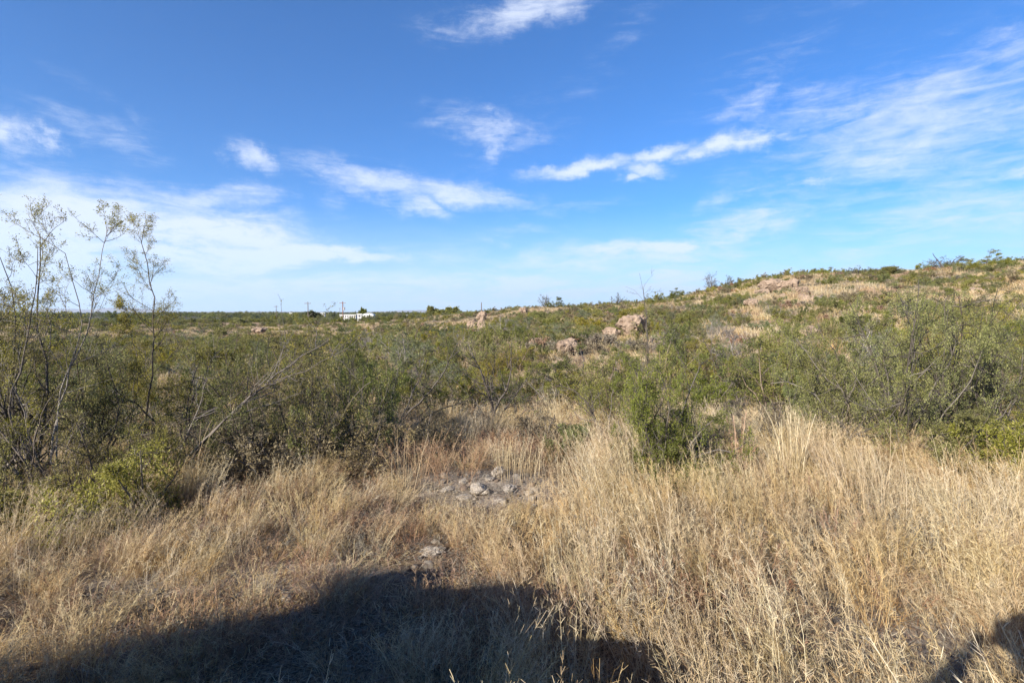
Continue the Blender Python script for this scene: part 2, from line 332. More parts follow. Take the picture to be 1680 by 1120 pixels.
def plant(seed, height=2., spread=1.6, stems=7, tilt=(10, 55), L1=8, L2=5, L3=4, lpt=12, lsize=.03, lwid=.32, lspread=.02,
          r0=.028, wig=.16, up=.05, given=None, gr=None, low=.25, twigs=True, thick=1., leafy_from=0., sides=4, K0=9, lm1=.46, ang=48):
    """returns (wood V,F,T), (leaf V,F,T). given: explicit stem polylines (lists of points), base at origin"""
    rng = np.random.RandomState(seed)
    wood = []; lf = []
    sets = []
    if stems:
        az = np.arange(stems) * 2.4 + rng.uniform(-.5, .5, stems); ti = np.radians(rng.uniform(*tilt, stems))
        D = np.stack([np.sin(ti) * np.cos(az) * spread / max(height, .1), np.sin(ti) * np.sin(az) * spread / max(height, .1), np.cos(ti)], 1)
        Ln = height * rng.uniform(.75, 1.15, stems) * (1 + .25 * np.sin(ti))
        P = np.stack([np.cos(az), np.sin(az), 0 * az], 1) * rng.uniform(0, .12, (stems, 1)) * height / 2; P[:, 2] = -.05
        sets.append((grow(rng, P, D, Ln, K0, wig, up), Ln, r0 * rng.uniform(.6, 1.1, stems)))
    if given:
        gp = []
        for g in given:
            g = np.array(g, float); seg = np.r_[0, np.cumsum(np.linalg.norm(np.diff(g, axis=0), axis=1))]
            tt = np.linspace(0, seg[-1], 14); q = np.stack([np.interp(tt, seg, g[:, i]) for i in range(3)], 1)
            for _ in range(2): q[1:-1] = .25 * q[:-2] + .5 * q[1:-1] + .25 * q[2:]
            q[1:-1] += rng.normal(size=(12, 3)) * .012 * seg[-1] / 2
            gp.append((q, seg[-1]))
        gq = np.stack([q for q, _ in gp]); gl = np.array([l for _, l in gp])
        sets.append((gq, gl, (gr if gr is not None else np.full(len(gq), r0))))
    for pts, Ln, rr in sets:
        rr = np.asarray(rr, float)
        V, F = tubes(pts, rr, rr * .22, 6); wood.append((V, F, np.repeat(rng.uniform(.3, .9, len(pts)), pts.shape[1] * 6)))
        b1, l1, i1, t1 = sprout(rng, pts, L1, low, 1., ang, lm1, 7, wig * 1.1, up, Ln)
        r1 = rr[i1] * (1 - .7 * t1) * .55; r1 = np.maximum(r1, .0035 * thick)
        V, F = tubes(b1, r1, r1 * .3, sides); wood.append((V, F, np.repeat(rng.uniform(.2, .9, len(b1)), 7 * sides)))
        b2, l2, i2, t2 = sprout(rng, b1, L2, .15, 1., ang, .5, 4, wig * 1.2, up, l1)
        r2 = np.maximum(r1[i2] * .5 * (1 - .5 * t2), .0024 * thick)
        V, F = tubes(b2, r2, r2 * .4, 3); wood.append((V, F, np.repeat(rng.uniform(.1, .9, len(b2)), 12)))
        b3, l3, i3, t3 = sprout(rng, b2, L3, .1, 1., 50, .62, 4, wig, up, l2)
        if twigs:
            V, F = strips(rng, b3, .0036 * thick, .0018 * thick); wood.append((V, F, np.repeat(rng.uniform(.1, .9, len(b3)), 8)))
        if lpt:
            if leafy_from: # leaves only on part of the twigs
                keep = rng.uniform(size=len(b3)) > leafy_from; b3 = b3[keep]
            if len(b3): lf.append(leaves(rng, b3, lpt, lsize, lwid, lspread))
            if not leafy_from: lf.append(leaves(rng, b1, lpt * 2, lsize, lwid, lspread * 2.5))
            k2 = b2 if not leafy_from else b2[rng.uniform(size=len(b2)) > leafy_from]
            if len(k2): lf.append(leaves(rng, k2, lpt, lsize, lwid, lspread))
    return join(wood), (join(lf) if lf else None)
def thing_plant(name, label, cat, xyz, leafm, woodm=None, rz=0., group=None, scl=1., **kw):
    w, l = plant(**kw)
    e = link(name, None, loc=xyz, rot=(0, 0, rz), scl=scl); e.empty_display_size = .2; tag(e, label, cat, group)
    link('trunk', mesh_np('trunk', w[0], w[1], [woodm or M_bark], attr=w[2]), e)
    if l: link('crown', mesh_np('crown', l[0], l[1], [leafm], attr=l[2]), e)
    return e
def one_mesh(seed, leafm, woodm, **kw):
    w, l = plant(seed, **kw); n = len(w[1]); q = l[0] if l else w[0]
    sc = np.array([kw['spread'] / np.percentile(np.hypot(q[:, 0], q[:, 1]), 92)] * 2 + [kw['height'] / np.percentile(q[:, 2], 98)])
    w = (w[0] * sc, w[1], w[2]); l = (l[0] * sc, l[1], l[2]) if l else None
    if l: V, F, T = join([w, l])
    else: V, F, T = w
    return mesh_np('shrub', V, F, [woodm, leafm], matidx=np.r_[np.zeros(n, int), np.ones(len(F) - n, int)], attr=T)

# ---- tufts of grass: culms as narrow ribbons with a panicle of fine side branches
def tuft(seed, n=28, h=.5, rad_=.09, lean=.35, w=.0026, pan=7, panl=.07, spread=.3, blades=16, curl=.25, leaf_h=.5):
    rng = np.random.RandomState(seed)
    az = rng.uniform(0, 2 * math.pi, n); P = np.stack([np.cos(az), np.sin(az), 0 * az], 1) * (rad_ * np.sqrt(rng.uniform(0, 1, n)))[:, None]; P[:, 2] = -.02
    D = np.stack([np.cos(az) * spread * rng.uniform(.1, 1, n) + lean * .35 * rng.uniform(.3, 1.2, n), np.sin(az) * spread * rng.uniform(.1, 1, n), np.ones(n)], 1)
    Ln = h * rng.uniform(.55, 1.15, n); K = 6; pts = np.zeros((n, K, 3)); pts[:, 0] = P; d = nrm(D)
    cur = np.stack([np.full(n, lean * .30) + rng.normal(0, .08, n), rng.normal(0, .08, n), -np.abs(rng.normal(0, .06, n))], 1)
    for k in range(1, K): d = nrm(d + cur * (k / K)); pts[:, k] = pts[:, k - 1] + d * (Ln / (K - 1))[:, None]
    parts = []
    def ribbon(pts, w0, w1, tint):
        n, K, _ = pts.shape; tg = nrm(np.gradient(pts, axis=1)); s = nrm(np.cross(tg, nrm(rng.normal(size=(n, 1, 3)) * np.array([1, 1, .2]))))
        ww = (w0 + (w1 - w0) * np.linspace(0, 1, K))[None, :, None]
        V = np.stack([pts - s * ww / 2, pts + s * ww / 2], 2); base = (np.arange(n) * K * 2)[:, None]; k = np.arange(K - 1)[None] * 2
        F = np.stack([base + k, base + k + 1, base + k + 3, base + k + 2], -1).reshape(-1, 4)
        return V.reshape(-1, 3), F, np.repeat(tint, K * 2)
    tint = rng.uniform(0, 1, n); parts.append(ribbon(pts, w, w * .55, tint))
    if pan:
        b, l, i, t = sprout(rng, pts, pan, .55, .98, 38, 1., 3, .1, -.05, np.full(n, panl)); b2 = b
        parts.append(ribbon(b2, w * .7, w * .5, np.clip(tint[i] + .15, 0, 1)))
    if blades:
        az = rng.uniform(0, 2 * math.pi, blades); P = np.stack([np.cos(az), np.sin(az), 0 * az], 1) * rad_ * rng.uniform(.3, 1, (blades, 1))
        D = np.stack([np.cos(az), np.sin(az), np.full(blades, 1.4)], 1); lb = h * leaf_h * rng.uniform(.5, 1.1, blades)
        q = grow(rng, P, D, lb, 4, .18, -curl); parts.append(ribbon(q, w * 1.3, w * .4, rng.uniform(0, .5, blades)))
    return join(parts)
def tuft_mesh(name, m, **kw):
    V, F, T = tuft(**kw); return mesh_np(name, V, F, [m], attr=T)

def instancer(name, pts, rots, scls, idx, protos, label):
    """one object that scatters the proto meshes with geometry nodes"""
    pc = bpy.data.collections.new(name + '_kinds')
    for i, me in enumerate(protos): pc.objects.link(bpy.data.objects.new('%s_kind_%02d' % (name, i), me))
    me = bpy.data.meshes.new(name); n = len(pts); me.vertices.add(n); me.vertices.foreach_set('co', np.asarray(pts, np.float32).ravel())
    a = me.attributes.new('rot', 'FLOAT_VECTOR', 'POINT'); a.data.foreach_set('vector', np.asarray(rots, np.float32).ravel())
    a = me.attributes.new('scl', 'FLOAT_VECTOR', 'POINT'); s = np.asarray(scls, np.float32); s = np.repeat(s[:, None], 3, 1) if s.ndim == 1 else s; a.data.foreach_set('vector', s.ravel())
    a = me.attributes.new('kind', 'INT', 'POINT'); a.data.foreach_set('value', np.asarray(idx, np.int32))
    g = bpy.data.node_groups.new(name, 'GeometryNodeTree'); g.interface.new_socket('Geometry', in_out='INPUT', socket_type='NodeSocketGeometry'); g.interface.new_socket('Geometry', in_out='OUTPUT', socket_type='NodeSocketGeometry')
    gi = g.nodes.new('NodeGroupInput'); go = g.nodes.new('NodeGroupOutput'); ip = g.nodes.new('GeometryNodeInstanceOnPoints')
    ci = g.nodes.new('GeometryNodeCollectionInfo'); ci.inputs['Collection'].default_value = pc; ci.inputs['Separate Children'].default_value = True; ci.inputs['Reset Children'].default_value = True
    def at(nm, ty):
        x = g.nodes.new('GeometryNodeInputNamedAttribute'); x.data_type = ty; x.inputs['Name'].default_value = nm; return x.outputs['Attribute']
    g.links.new(gi.outputs[0], ip.inputs['Points']); g.links.new(ci.outputs[0], ip.inputs['Instance']); ip.inputs['Pick Instance'].default_value = True
    g.links.new(at('kind', 'INT'), ip.inputs['Instance Index'])
    er = g.nodes.new('FunctionNodeEulerToRotation'); g.links.new(at('rot', 'FLOAT_VECTOR'), er.inputs[0]); g.links.new(er.outputs[0], ip.inputs['Rotation'])
    g.links.new(at('scl', 'FLOAT_VECTOR'), ip.inputs['Scale']); g.links.new(ip.outputs[0], go.inputs[0])
    o = link(name, me); md = o.modifiers.new('scatter', 'NODES'); md.node_group = g; tag(o, label, kind='stuff')
    return o

# ------------------------------------------------------------------ grass
def place(xs, ys): return np.stack([xs, ys, terr(xs, ys)], -1)
def scatter(rng, r0, r1, dens, half=54, dens_fn=None):
    """random points in a fan in front of the road, dens per square metre"""
    h = rad(half); area = h * (r1 * r1 - r0 * r0); n = int(area * dens)
    r = np.sqrt(rng.uniform(r0 * r0, r1 * r1, n)); a = rng.uniform(-h, h, n); x = r * np.sin(a); y = r * np.cos(a)
    if dens_fn is not None:
        k = rng.uniform(0, 1, n) < dens_fn(x, y); x, y = x[k], y[k]
    k = y > 1.25; return x[k], y[k]
def gs(x, y, cx, cy, sx, sy): return np.exp(-((x - cx) / sx) ** 2 - ((y - cy) / sy) ** 2)
def bare(x, y):
    return np.clip(1.2 * gs(x, y, -.35, 6.2, 1.25, .62) + .8 * gs(x, y, 2.6, 3.2, .7, .35) + .3 * gs(x, y, -1.9, 3.75, 1.8, .3) + .6 * gs(x, y, .4, 5.65, .3, .2)
                   + 1.2 * gs(x, y, -.74, 4.45, .3, .32) + 0.35 * sstep(.12, .4, fbm(x * .9 + 3, y * .9, 3)), 0, 1)
rng = np.random.RandomState(5)
K_near = [tuft_mesh('straw_tuft', M_straw, seed=i, n=34, h=.54, lean=.50, w=.0026, pan=13, panl=.085, rad_=.11) for i in range(5)]
K_near += [tuft_mesh('pale_tuft', M_straw2, seed=20 + i, n=26, h=.64, lean=.42, w=.0030, pan=10, panl=.075, rad_=.10, spread=.3) for i in range(3)]
K_near += [tuft_mesh('rust_tuft', M_rust, seed=40 + i, n=18, h=.40, lean=.1, w=.0032, pan=12, panl=.09, rad_=.12, spread=.6) for i in range(3)]
K_near += [tuft_mesh('grey_tuft', M_greyw, seed=60 + i, n=18, h=.30, lean=.1, w=.0032, pan=14, panl=.08, rad_=.12, spread=.8) for i in range(3)]
K_near += [tuft_mesh('short_tuft', M_straw, seed=80 + i, n=26, h=.26, lean=.3, w=.0030, pan=8, panl=.05, rad_=.13, spread=.7) for i in range(3)]
def grass_layer(name, r0, r1, dens, protos, groups, hscale, label, half=54, wid=1.0, fn=None, seed=1, hmul=1.):
    rng = np.random.RandomState(seed)
    x, y = scatter(rng, r0, r1, dens, half, fn)
    n = len(x); q = fbm(x * .55 + 31, y * .55 + 7, 3) + rng.normal(0, .16, n); q2 = fbm(x * .35 - 11, y * .35 + 3, 2) + rng.normal(0, .15, n)
    kind = np.zeros(n, int); u = rng.uniform(0, 1, n)
    g = {k: np.array(v) for k, v in groups.items()}
    pick = lambda key: g[key][(rng.uniform(0, 1, n) * len(g[key])).astype(int)]
    kind = pick('straw'); kind = np.where((q > .10), pick('pale'), kind)
    rz_ = (.9 * gs(x, y, -1.3, 7.4, 1.8, .9) + .8 * gs(x, y, .4, 8.0, 1.3, .7) + .40 * gs(x, y, -1.4, 3.5, 2.4, .8) * (y < 6) + .45 * gs(x, y, -3, 5.2, 1.6, 1.0))
    kind = np.where((u < rz_ + .35 * sstep(.05, .35, q2)), pick('rust'), kind)
    kind = np.where((rng.uniform(0, 1, n) < .10 + .30 * sstep(.1, .35, -q) + .45 * gs(x, y, 3.8, 4.8, 1.2, .8)), pick('grey'), kind)
    kind = np.where(rng.uniform(0, 1, n) < .25, pick('short'), kind)
    # the wind laid the grass over to the left on the right hand side, to the right on the left hand side
    base = np.where(x > .6, math.pi, 0.) + rng.normal(0, 1.0, n) + np.where(np.abs(x - .2) < .8, rng.uniform(-2, 2, n), 0)
    rots = np.stack([rng.normal(0, .07, n), rng.normal(0, .07, n), base], -1)
    hh = hscale(x, y) * rng.uniform(.7, 1.25, n) * hmul
    s = np.stack([np.full(n, wid) * (.6 + .4 * hh), np.full(n, wid) * (.6 + .4 * hh), hh], -1)
    P = place(x, y); P[:, 2] -= .01
    return instancer(name, P, rots, s, kind, protos, label)
def hs_near(x, y):
    return np.clip(.72 + .28 * sstep(-1.5, 1.5, x) + .18 * gs(x, y, 1.6, 5.6, 1.5, 1.6) + .25 * fbm(x * .8, y * .8, 2) - .35 * bare(x, y), .25, 1.4) * (1 - .62 * gs(x, y, -.35, 5.45, 1.1, .55)) * (1 - .5 * gs(x, y, -.72, 4.2, .35, .35))
gk = dict(straw=range(0, 5), pale=range(5, 8), rust=range(8, 11), grey=range(11, 14), short=range(14, 17))
grass_layer('dry_grass', 1.3, 10, 40, K_near, gk, hs_near, 'dry straw coloured grass standing in the foreground', half=56, fn=lambda x, y: 1 - .93 * bare(x, y), seed=3)
K_mid = [tuft_mesh('mid_straw', M_straw, seed=100 + i, n=34, h=.5, lean=.5, w=.0065, pan=6, panl=.08, rad_=.2) for i in range(3)]
K_mid += [tuft_mesh('mid_pale', M_straw2, seed=110 + i, n=34, h=.55, lean=.4, w=.0065, pan=5, panl=.08, rad_=.2) for i in range(2)]
K_mid += [tuft_mesh('mid_rust', M_rust, seed=120 + i, n=24, h=.4, lean=.1, w=.007, pan=8, panl=.1, rad_=.22, spread=.6) for i in range(2)]
K_mid += [tuft_mesh('mid_grey', M_greyw, seed=130 + i, n=24, h=.38, lean=.1, w=.007, pan=8, panl=.1, rad_=.22, spread=.7) for i in range(2)]
gm = dict(straw=[0, 1, 2], pale=[3, 4], rust=[5, 6], grey=[7, 8], short=[0, 7])
grass_layer('dry_grass_beyond', 9.6, 26, 6.5, K_mid, gm, lambda x, y: np.clip(.85 + .4 * fbm(x * .3, y * .3, 2), .4, 1.4), 'tan dry grass between the shrubs', fn=lambda x, y: .35 + .65 * sstep(-.25, .15, fbm(x * .25, y * .25, 3)), seed=4)
K_far = [tuft_mesh('far_straw', m, seed=140 + i, n=44, h=.5, lean=.3, w=.016, pan=2, panl=.12, rad_=.55, blades=20) for i, m in enumerate([M_straw, M_straw, M_straw2, M_rust, M_greyw])]
gf = dict(straw=[0, 1], pale=[2], rust=[3], grey=[4], short=[4, 0])
grass_layer('dry_grass_on_slopes', 25, 125, .9 * 3., K_far, gf, lambda x, y: np.clip(.8 + .5 * fbm(x * .1, y * .1, 2), .4, 1.3), 'dry grass clumps covering the far slopes', half=52, wid=1.2, fn=lambda x, y: .45 + .55 * sstep(-.2, .2, fbm(x * .08, y * .08, 3)), seed=6)
# litter: short dead straws lying on the ground, and small stones
def litter_mesh(seed, m):
    rng = np.random.RandomState(seed); n = 60; p = np.zeros((n, 3)); p[:, :2] = rng.uniform(-.22, .22, (n, 2)); p[:, 2] = rng.uniform(.002, .03, n)
    a = rng.uniform(0, 2 * math.pi, n); d = np.stack([np.cos(a), np.sin(a), rng.normal(0, .25, n)], 1) * rng.uniform(.02, .09, (n, 1)); s = np.stack([-np.sin(a), np.cos(a), 0 * a], 1) * .0022
    V = np.stack([p - s, p + s, p + d + s, p + d - s], 1).reshape(-1, 3); return mesh_np('litter', V, np.arange(n * 4).reshape(-1, 4), [m], attr=np.repeat(rng.uniform(0, 1, n), 4))
x, y = scatter(rng, 1.3, 9.5, 22, 56); n = len(x)
instancer('straw_litter', place(x, y) + np.array([0, 0, .012]), np.stack([0 * x, 0 * x, rng.uniform(0, 6.28, n)], -1), rng.uniform(.7, 1.4, n), rng.randint(0, 4, n),
          [litter_mesh(1, M_straw), litter_mesh(2, M_greyw), litter_mesh(3, M_greyw), litter_mesh(4, M_rust)], 'dead straw lying on the ground')

# ------------------------------------------------------------------ rocks
def rock_mat(name, a, b_, c, sc=3.):
    m, t, b, out = mat(name); b.inputs['Roughness'].default_value = .9; b.inputs['Specular IOR Level'].default_value = .2
    co = nd(t, 'ShaderNodeTexCoord'); P = co.outputs['Object']
    n1 = nd(t, 'ShaderNodeTexNoise', i_Scale=sc, i_Detail=8.0, i_Roughness=.65); t.links.new(P, n1.inputs['Vector'])
    n2 = nd(t, 'ShaderNodeTexNoise', i_Scale=sc * 7, i_Detail=8.0, i_Roughness=.7); t.links.new(P, n2.inputs['Vector'])
    cc = mixc(t, smooth(t, n1.outputs[0], .35, .65), a, b_); cc = mixc(t, smooth(t, n2.outputs[0], .5, .72), cc, c)
    t.links.new(cc, b.inputs['Base Color'])
    bp = nd(t, 'ShaderNodeBump', i_Strength=1., i_Distance=.05); t.links.new(n2.outputs[0], bp.inputs['Height']); t.links.new(bp.outputs[0], b.inputs['Normal'])
    return m
M_granite = rock_mat('pink_granite', (.20, .145, .108), (.28, .212, .16), (.10, .075, .062), 1.5)
M_palerock = rock_mat('pale_rock', (.40, .345, .285), (.50, .44, .375), (.20, .165, .135), 9.)
def rock_mesh(seed, sx, sy, sz, sub=4, cuts=9, rough=.09):
    rng = np.random.RandomState(seed); bm = bmesh.new(); bmesh.ops.create_icosphere(bm, subdivisions=sub, radius=1)
    pl = [(nrm(rng.normal(size=3)), rng.uniform(.62, .9)) for _ in range(cuts)]
    P = np.array([v.co[:] for v in bm.verts])
    for nn, dd in pl:
        q = P @ nn; k = q > dd; P[k] -= np.outer(q[k] - dd, nn) * .92
    f = fbm(P[:, 0] * 2.2 + seed, P[:, 1] * 2.2 + P[:, 2] * 1.7, 4); P *= (1 + rough * 2 * f)[:, None]
    cr = np.abs(fbm(P[:, 0] * 1.6 - seed, P[:, 2] * 2.4 + P[:, 1], 2)); P *= (1 - rough * 1.3 * np.exp(-(cr / .05) ** 2))[:, None]
    P *= np.array([sx, sy, sz])
    for v, p in zip(bm.verts, P): v.co = p
    me = bpy.data.meshes.new('rock'); bm.to_mesh(me); bm.free(); return me
def boulder(name, label, px, py, wpx, hpx, dep, seed, m=M_granite, tilt=0., group=None, sink=.3, dx=0., cat='boulder', zl=None):
    """boulder seen at photo px, with its centre at photo py; its base is sunk in the slope"""
    d = pix_dir(px, py); t = dep / d.y; x, y = d.x * t + dx, dep; zc = EYE + d.z * t
    w = wpx / 840 * dep / 2; h = hpx / 840 * dep / 2; zg = tz(x, y)
    me = rock_mesh(seed, w, w * .8, h * (1 + sink), 4, 15, .15); me.materials.append(m)
    o = link(name, me, None, (x, y, max(zc, zg + h * .15) if zl is None else zl), (0, tilt, random.Random(seed).uniform(-.3, .3))); tag(o, label, cat, group); return o
def slope_depth(px, py, lo=12):
    d = pix_dir(px, py); t = lo
    while t < 400:
        p = d * t
        if EYE + p.z <= tz(p.x, p.y) + .25: return p.y
        t *= 1.003
    return 60
BO = [  # label, px, py, w, h, tilt
 ('large tan granite boulder with a dark hole at the middle of the slope', 1036, 533, 56, 36, 0.),
 ('low tan rock step just left of the large holed boulder', 1003, 545, 34, 14, .2),
 ('rounded pinkish boulder low on the slope right of the centre', 932, 566, 42, 22, -.1),
 ('broad pinkish crag just under the skyline on the right', 1270, 470, 46, 20, .05),
 ('second upright block of the skyline crag beside the broadest', 1298, 467, 30, 17, -.15),
 ('low slab under the left part of the skyline crag', 1252, 479, 26, 11, .1),
 ('small block at the right end of the skyline crag', 1317, 476, 22, 12, .3),
 ('small flat rock below the skyline crag on its left', 1233, 496, 26, 12, 0.),
 ('tan boulder amid grass on the right slope', 1327, 543, 30, 17, .1),
 ('low rock at the foot of the tan boulder on the right slope', 1338, 560, 22, 12, .1),
 ('topmost pale boulder of the small outcrop left of centre', 790, 519, 22, 14, 0.),
 ('left pinkish boulder of the small outcrop left of centre', 775, 533, 20, 16, .2),
 ('upright cleft boulder in the small outcrop left of centre', 790, 536, 16, 24, 0.),
 ('slanted tan rock slab on the left slope nearer the centre', 728, 543, 26, 13, -.5),
 ('slanted tan rock slab on the left slope farther from the centre', 660, 553, 24, 16, -.6),
 ('small pinkish rock on the low skyline near the centre', 860, 509, 18, 9, 0.),
 ('pale rock among shrubs far left on the plain', 425, 541, 28, 9, 0.),
 ('small rock partly hidden by shrubs right of the holed boulder', 1072, 558, 14, 8, 0.)]
boulder_xy = []
for i, (lb, px, py, w, h, tl) in enumerate(BO):
    dep = slope_depth(px, py + h * .45, 16); dep = min(dep, 72)
    o = boulder('boulder', lb, px, py, w * .98, h * .98, dep, 300 + i, tilt=tl); boulder_xy.append((o.location.x, o.location.y, w / 840 * dep / 2))
# near rocks of the little outcrop in the grass
rr_ = random.Random(8); n_ = 0; HILLROCKS = []
while n_ < 30:
    if rr_.random() < .6: bx_, by_, bw_ = boulder_xy[rr_.randrange(0, len(boulder_xy))]; x = bx_ + rr_.gauss(0, 2.2 * bw_ + 1); y = by_ + rr_.gauss(0, 1.5 * bw_ + 1)
    else: y = rr_.uniform(24, 62); x = y * rr_.uniform(.1, .95)
    if y < 15: continue
    s_ = rr_.uniform(.25, .75); me = rock_mesh(600 + n_, s_, s_ * rr_.uniform(.6, 1), s_ * rr_.uniform(.45, .8), 3, 12, .13); me.materials.append(M_granite); HILLROCKS.append((link('small_boulder', me, None, (x, y, tz(x, y) + .05 * s_), (0, rr_.uniform(-.3, .3), rr_.uniform(0, 3))), x, y, s_)); n_ += 1
NEAR_ROCKS = []
NR = [('flat pale rock slab alone in the foreground grass', 712, 897, 44, 20), ('upright pale pinkish stone at the back of the bare patch', 818, 768, 26, 24),
      ('low grey rock with a dark gap on the right of the bare patch', 836, 797, 34, 12), ('cracked pale slab at the middle of the bare patch', 786, 797, 44, 16),
      ('small pale slab at the left front of the bare patch', 762, 812, 34, 12), ('small pale stone in the grass right of the bare patch', 897, 828, 16, 12),
      ('low buried stone left of the cracked slab', 735, 800, 26, 9), ('small tan stone at the back left of the bare patch', 760, 786, 20, 9), ('flat stone at the right front of the bare patch', 822, 818, 28, 9),
      ('small stone at the far right of the bare patch', 868, 806, 18, 9), ('stone between the cracked slab and the upright stone', 803, 783, 18, 10), ('dark stone at the left end of the bare patch', 620, 812, 16, 12)]
for i, (lb, px, py, w, h) in enumerate(NR):
    x, y = ground_at(px, py + h * .5); z = tz(x, y); ww = w / 840 * y / 2
    me = rock_mesh(400 + i, ww * 1.1, ww * .75, h / 840 * y * (.46 if i else .36), 4, 14, .16); me.materials.append(M_palerock if i != 11 else M_granite)
    NEAR_ROCKS.append((x, y, ww))
    o = link('rock', me, None, (x, y, z + h / 840 * y * (.16 if i else .12)), (0, 0, i * .7)); tag(o, lb, 'rock')
pm = []
for i in range(4):
    me = rock_mesh(500 + i, .5, .42, .3, 2, 6, .1); me.materials.append(M_palerock if i % 2 else M_granite); pm.append(me)
x, y = scatter(rng, 1.3, 9, 130, 56, lambda x, y: np.clip(gs(x, y, -.35, 6.2, 1.0, .5) + .5 * gs(x, y, -.72, 4.5, .5, .3) + .35 * gs(x, y, 2.6, 3.2, 1.2, .7) + .4 * gs(x, y, -1.9, 3.8, 1.9, .4) + .02, 0, 1)); n = len(x)
instancer('pebbles', place(x, y) + np.array([0, 0, .008]), rng.uniform(0, 6.28, (n, 3)) * np.array([.05, .05, 1]), .012 + .13 * rng.uniform(0, 1, n) ** 5, rng.randint(0, 4, n), pm, 'loose pebbles and gravel on bare ground')

# ------------------------------------------------------------------ hero shrubs
def W3(px, py, dep):
    d = pix_dir(px, py); t = dep / d.y; return np.array([d.x * t, dep, EYE + d.z * t])
hero_xy = []
def hero(name, label, px, base, top, hw, leafm, seed, cat='shrub', woodm=None, group=None, dep=None, **kw):
    if dep is None: x, y = ground_at(px, base)
    else: x, y = (px - 840) / 840 * dep, dep
    hw = hw * (1.0 if 'given' in kw else 1.18)
    z = tz(x, y); h = (base - top) / 840 * y if dep is None else W3(px, top, y)[2] - z; w = hw / 840 * y
    p = dict(seed=seed, height=h * .8, spread=w, stems=8, wig=.22, r0=.012 + .0042 * h, tilt=(8, 58)); p.update(kw)
    wd, l = plant(**p)
    allp = l[0] if l else wd[0]
    if 'given' not in kw:
        zz = np.percentile(allp[:, 2], 94); rr = np.percentile(np.hypot(allp[:, 0], allp[:, 1]), 93); s = np.array([w / rr, w / rr, h / zz]); s[:2] = np.clip(s[:2], .5, 2)
        wd = (wd[0] * s, wd[1], wd[2]); l = (l[0] * s, l[1], l[2]) if l else None
        if top > 450:
            for q_ in (wd, l):
                if q_: zz_ = q_[0][:, 2]; q_[0][:, 2] = np.where(zz_ > h, h + (zz_ - h) * .35, zz_)
    e = link(name, None, loc=(x, y, z)); e.empty_display_size = .2; tag(e, label, cat, group)
    link('trunk', mesh_np('trunk', wd[0], wd[1], [woodm or M_bark], attr=wd[2]), e)
    if l: link('crown', mesh_np('crown', l[0], l[1], [leafm], attr=l[2]), e)
    hero_xy.append((x, y, w)); return e
def stems_px(bx, by, polys, sink=.05):
    """polys: lists of (px, py, depth offset); returns stems relative to the base point"""
    x, y = ground_at(bx, by); b = np.array([x, y, tz(x, y)]); out = []
    for pl in polys: out.append([W3(px, py, y + dd) - b if i or len(pl[0]) > 3 else np.array([0., 0, -sink]) + (W3(px, py, y) - b) * np.array([1, 0, 0]) for i, (px, py, dd) in enumerate(pl)])
    return out
dn = dict(L1=11, L2=6, L3=3, lpt=9, lsize=.024, lwid=.36, lspread=.035, low=.06, tilt=(10, 72), ang=58, up=.03)
hero('forked_mesquite', 'tall forked thin mesquite with bare pale stems reaching into the sky at far left', 108, 812, 360, 80, M_leafY, 1, woodm=M_barkpale, cat='small tree', stems=0,
     given=stems_px(108, 812, [[(108, 812, 0), (72, 745, .1), (96, 660, .2), (118, 590, .2), (140, 547, .1), (154, 503, 0), (171, 426, -.1), (178, 372, -.1)],
                               [(112, 812, 0), (80, 740, .1), (102, 655, .2), (121, 586, .2), (138, 548, .1), (130, 489, 0), (116, 431, -.1), (77, 392, -.2), (46, 352, -.2)],
                               [(100, 812, 0), (53, 749, -.1), (0, 684, -.2), (19, 633, -.2), (43, 590, -.2), (48, 540, -.2), (56, 470, -.3), (62, 405, -.3)],
                               [(96, 812, 0), (50, 730, -.3), (34, 657, -.3), (0, 590, -.4), (-40, 540, -.4)]]), gr=np.array([.013, .011, .015, .012]),
     L1=14, L2=5, L3=3, lpt=12, lsize=.019, lwid=.38, lspread=.04, low=.35, wig=.13, up=.10, leafy_from=.10, ang=42, lm1=.27)
hero('leafy_mesquite', 'olive mesquite with upright leafy wands against the sky at the left edge', 48, 800, 450, 105, M_leafY, 2, **{**dn, 'lpt': 11, 'stems': 9, 'up': .07, 'tilt': (8, 60), 'wig': .2, 'L1': 9, 'L2': 6})
hero('leafy_mesquite', 'mesquite at the very left edge cut by the frame', -80, 770, 520, 130, M_leaf, 3, **{**dn, 'lpt': 8})
hero('sapling', 'slender upright mesquite sapling with a narrow leafy tip against the sky', 228, 752, 372, 46, M_leafY, 4, cat='small tree', stems=0,
     given=stems_px(228, 752, [[(222, 752, 0), (246, 660, 0), (251, 590, 0), (251, 513, 0), (243, 440, 0), (237, 370, 0)],
                               [(204, 752, 0), (220, 655, .1), (224, 606, .1), (216, 545, .1), (204, 500, .1)]]), gr=np.array([.017, .011]),
     L1=22, L2=6, L3=4, lpt=11, lsize=.020, lwid=.36, lspread=.04, low=.28, wig=.10, up=.12, ang=48, lm1=.22)
hero('leafy_mesquite', 'thin olive mesquite between the forked tree and the sapling', 160, 775, 545, 85, M_leafY, 5, **{**dn, 'lpt': 7, 'stems': 7})
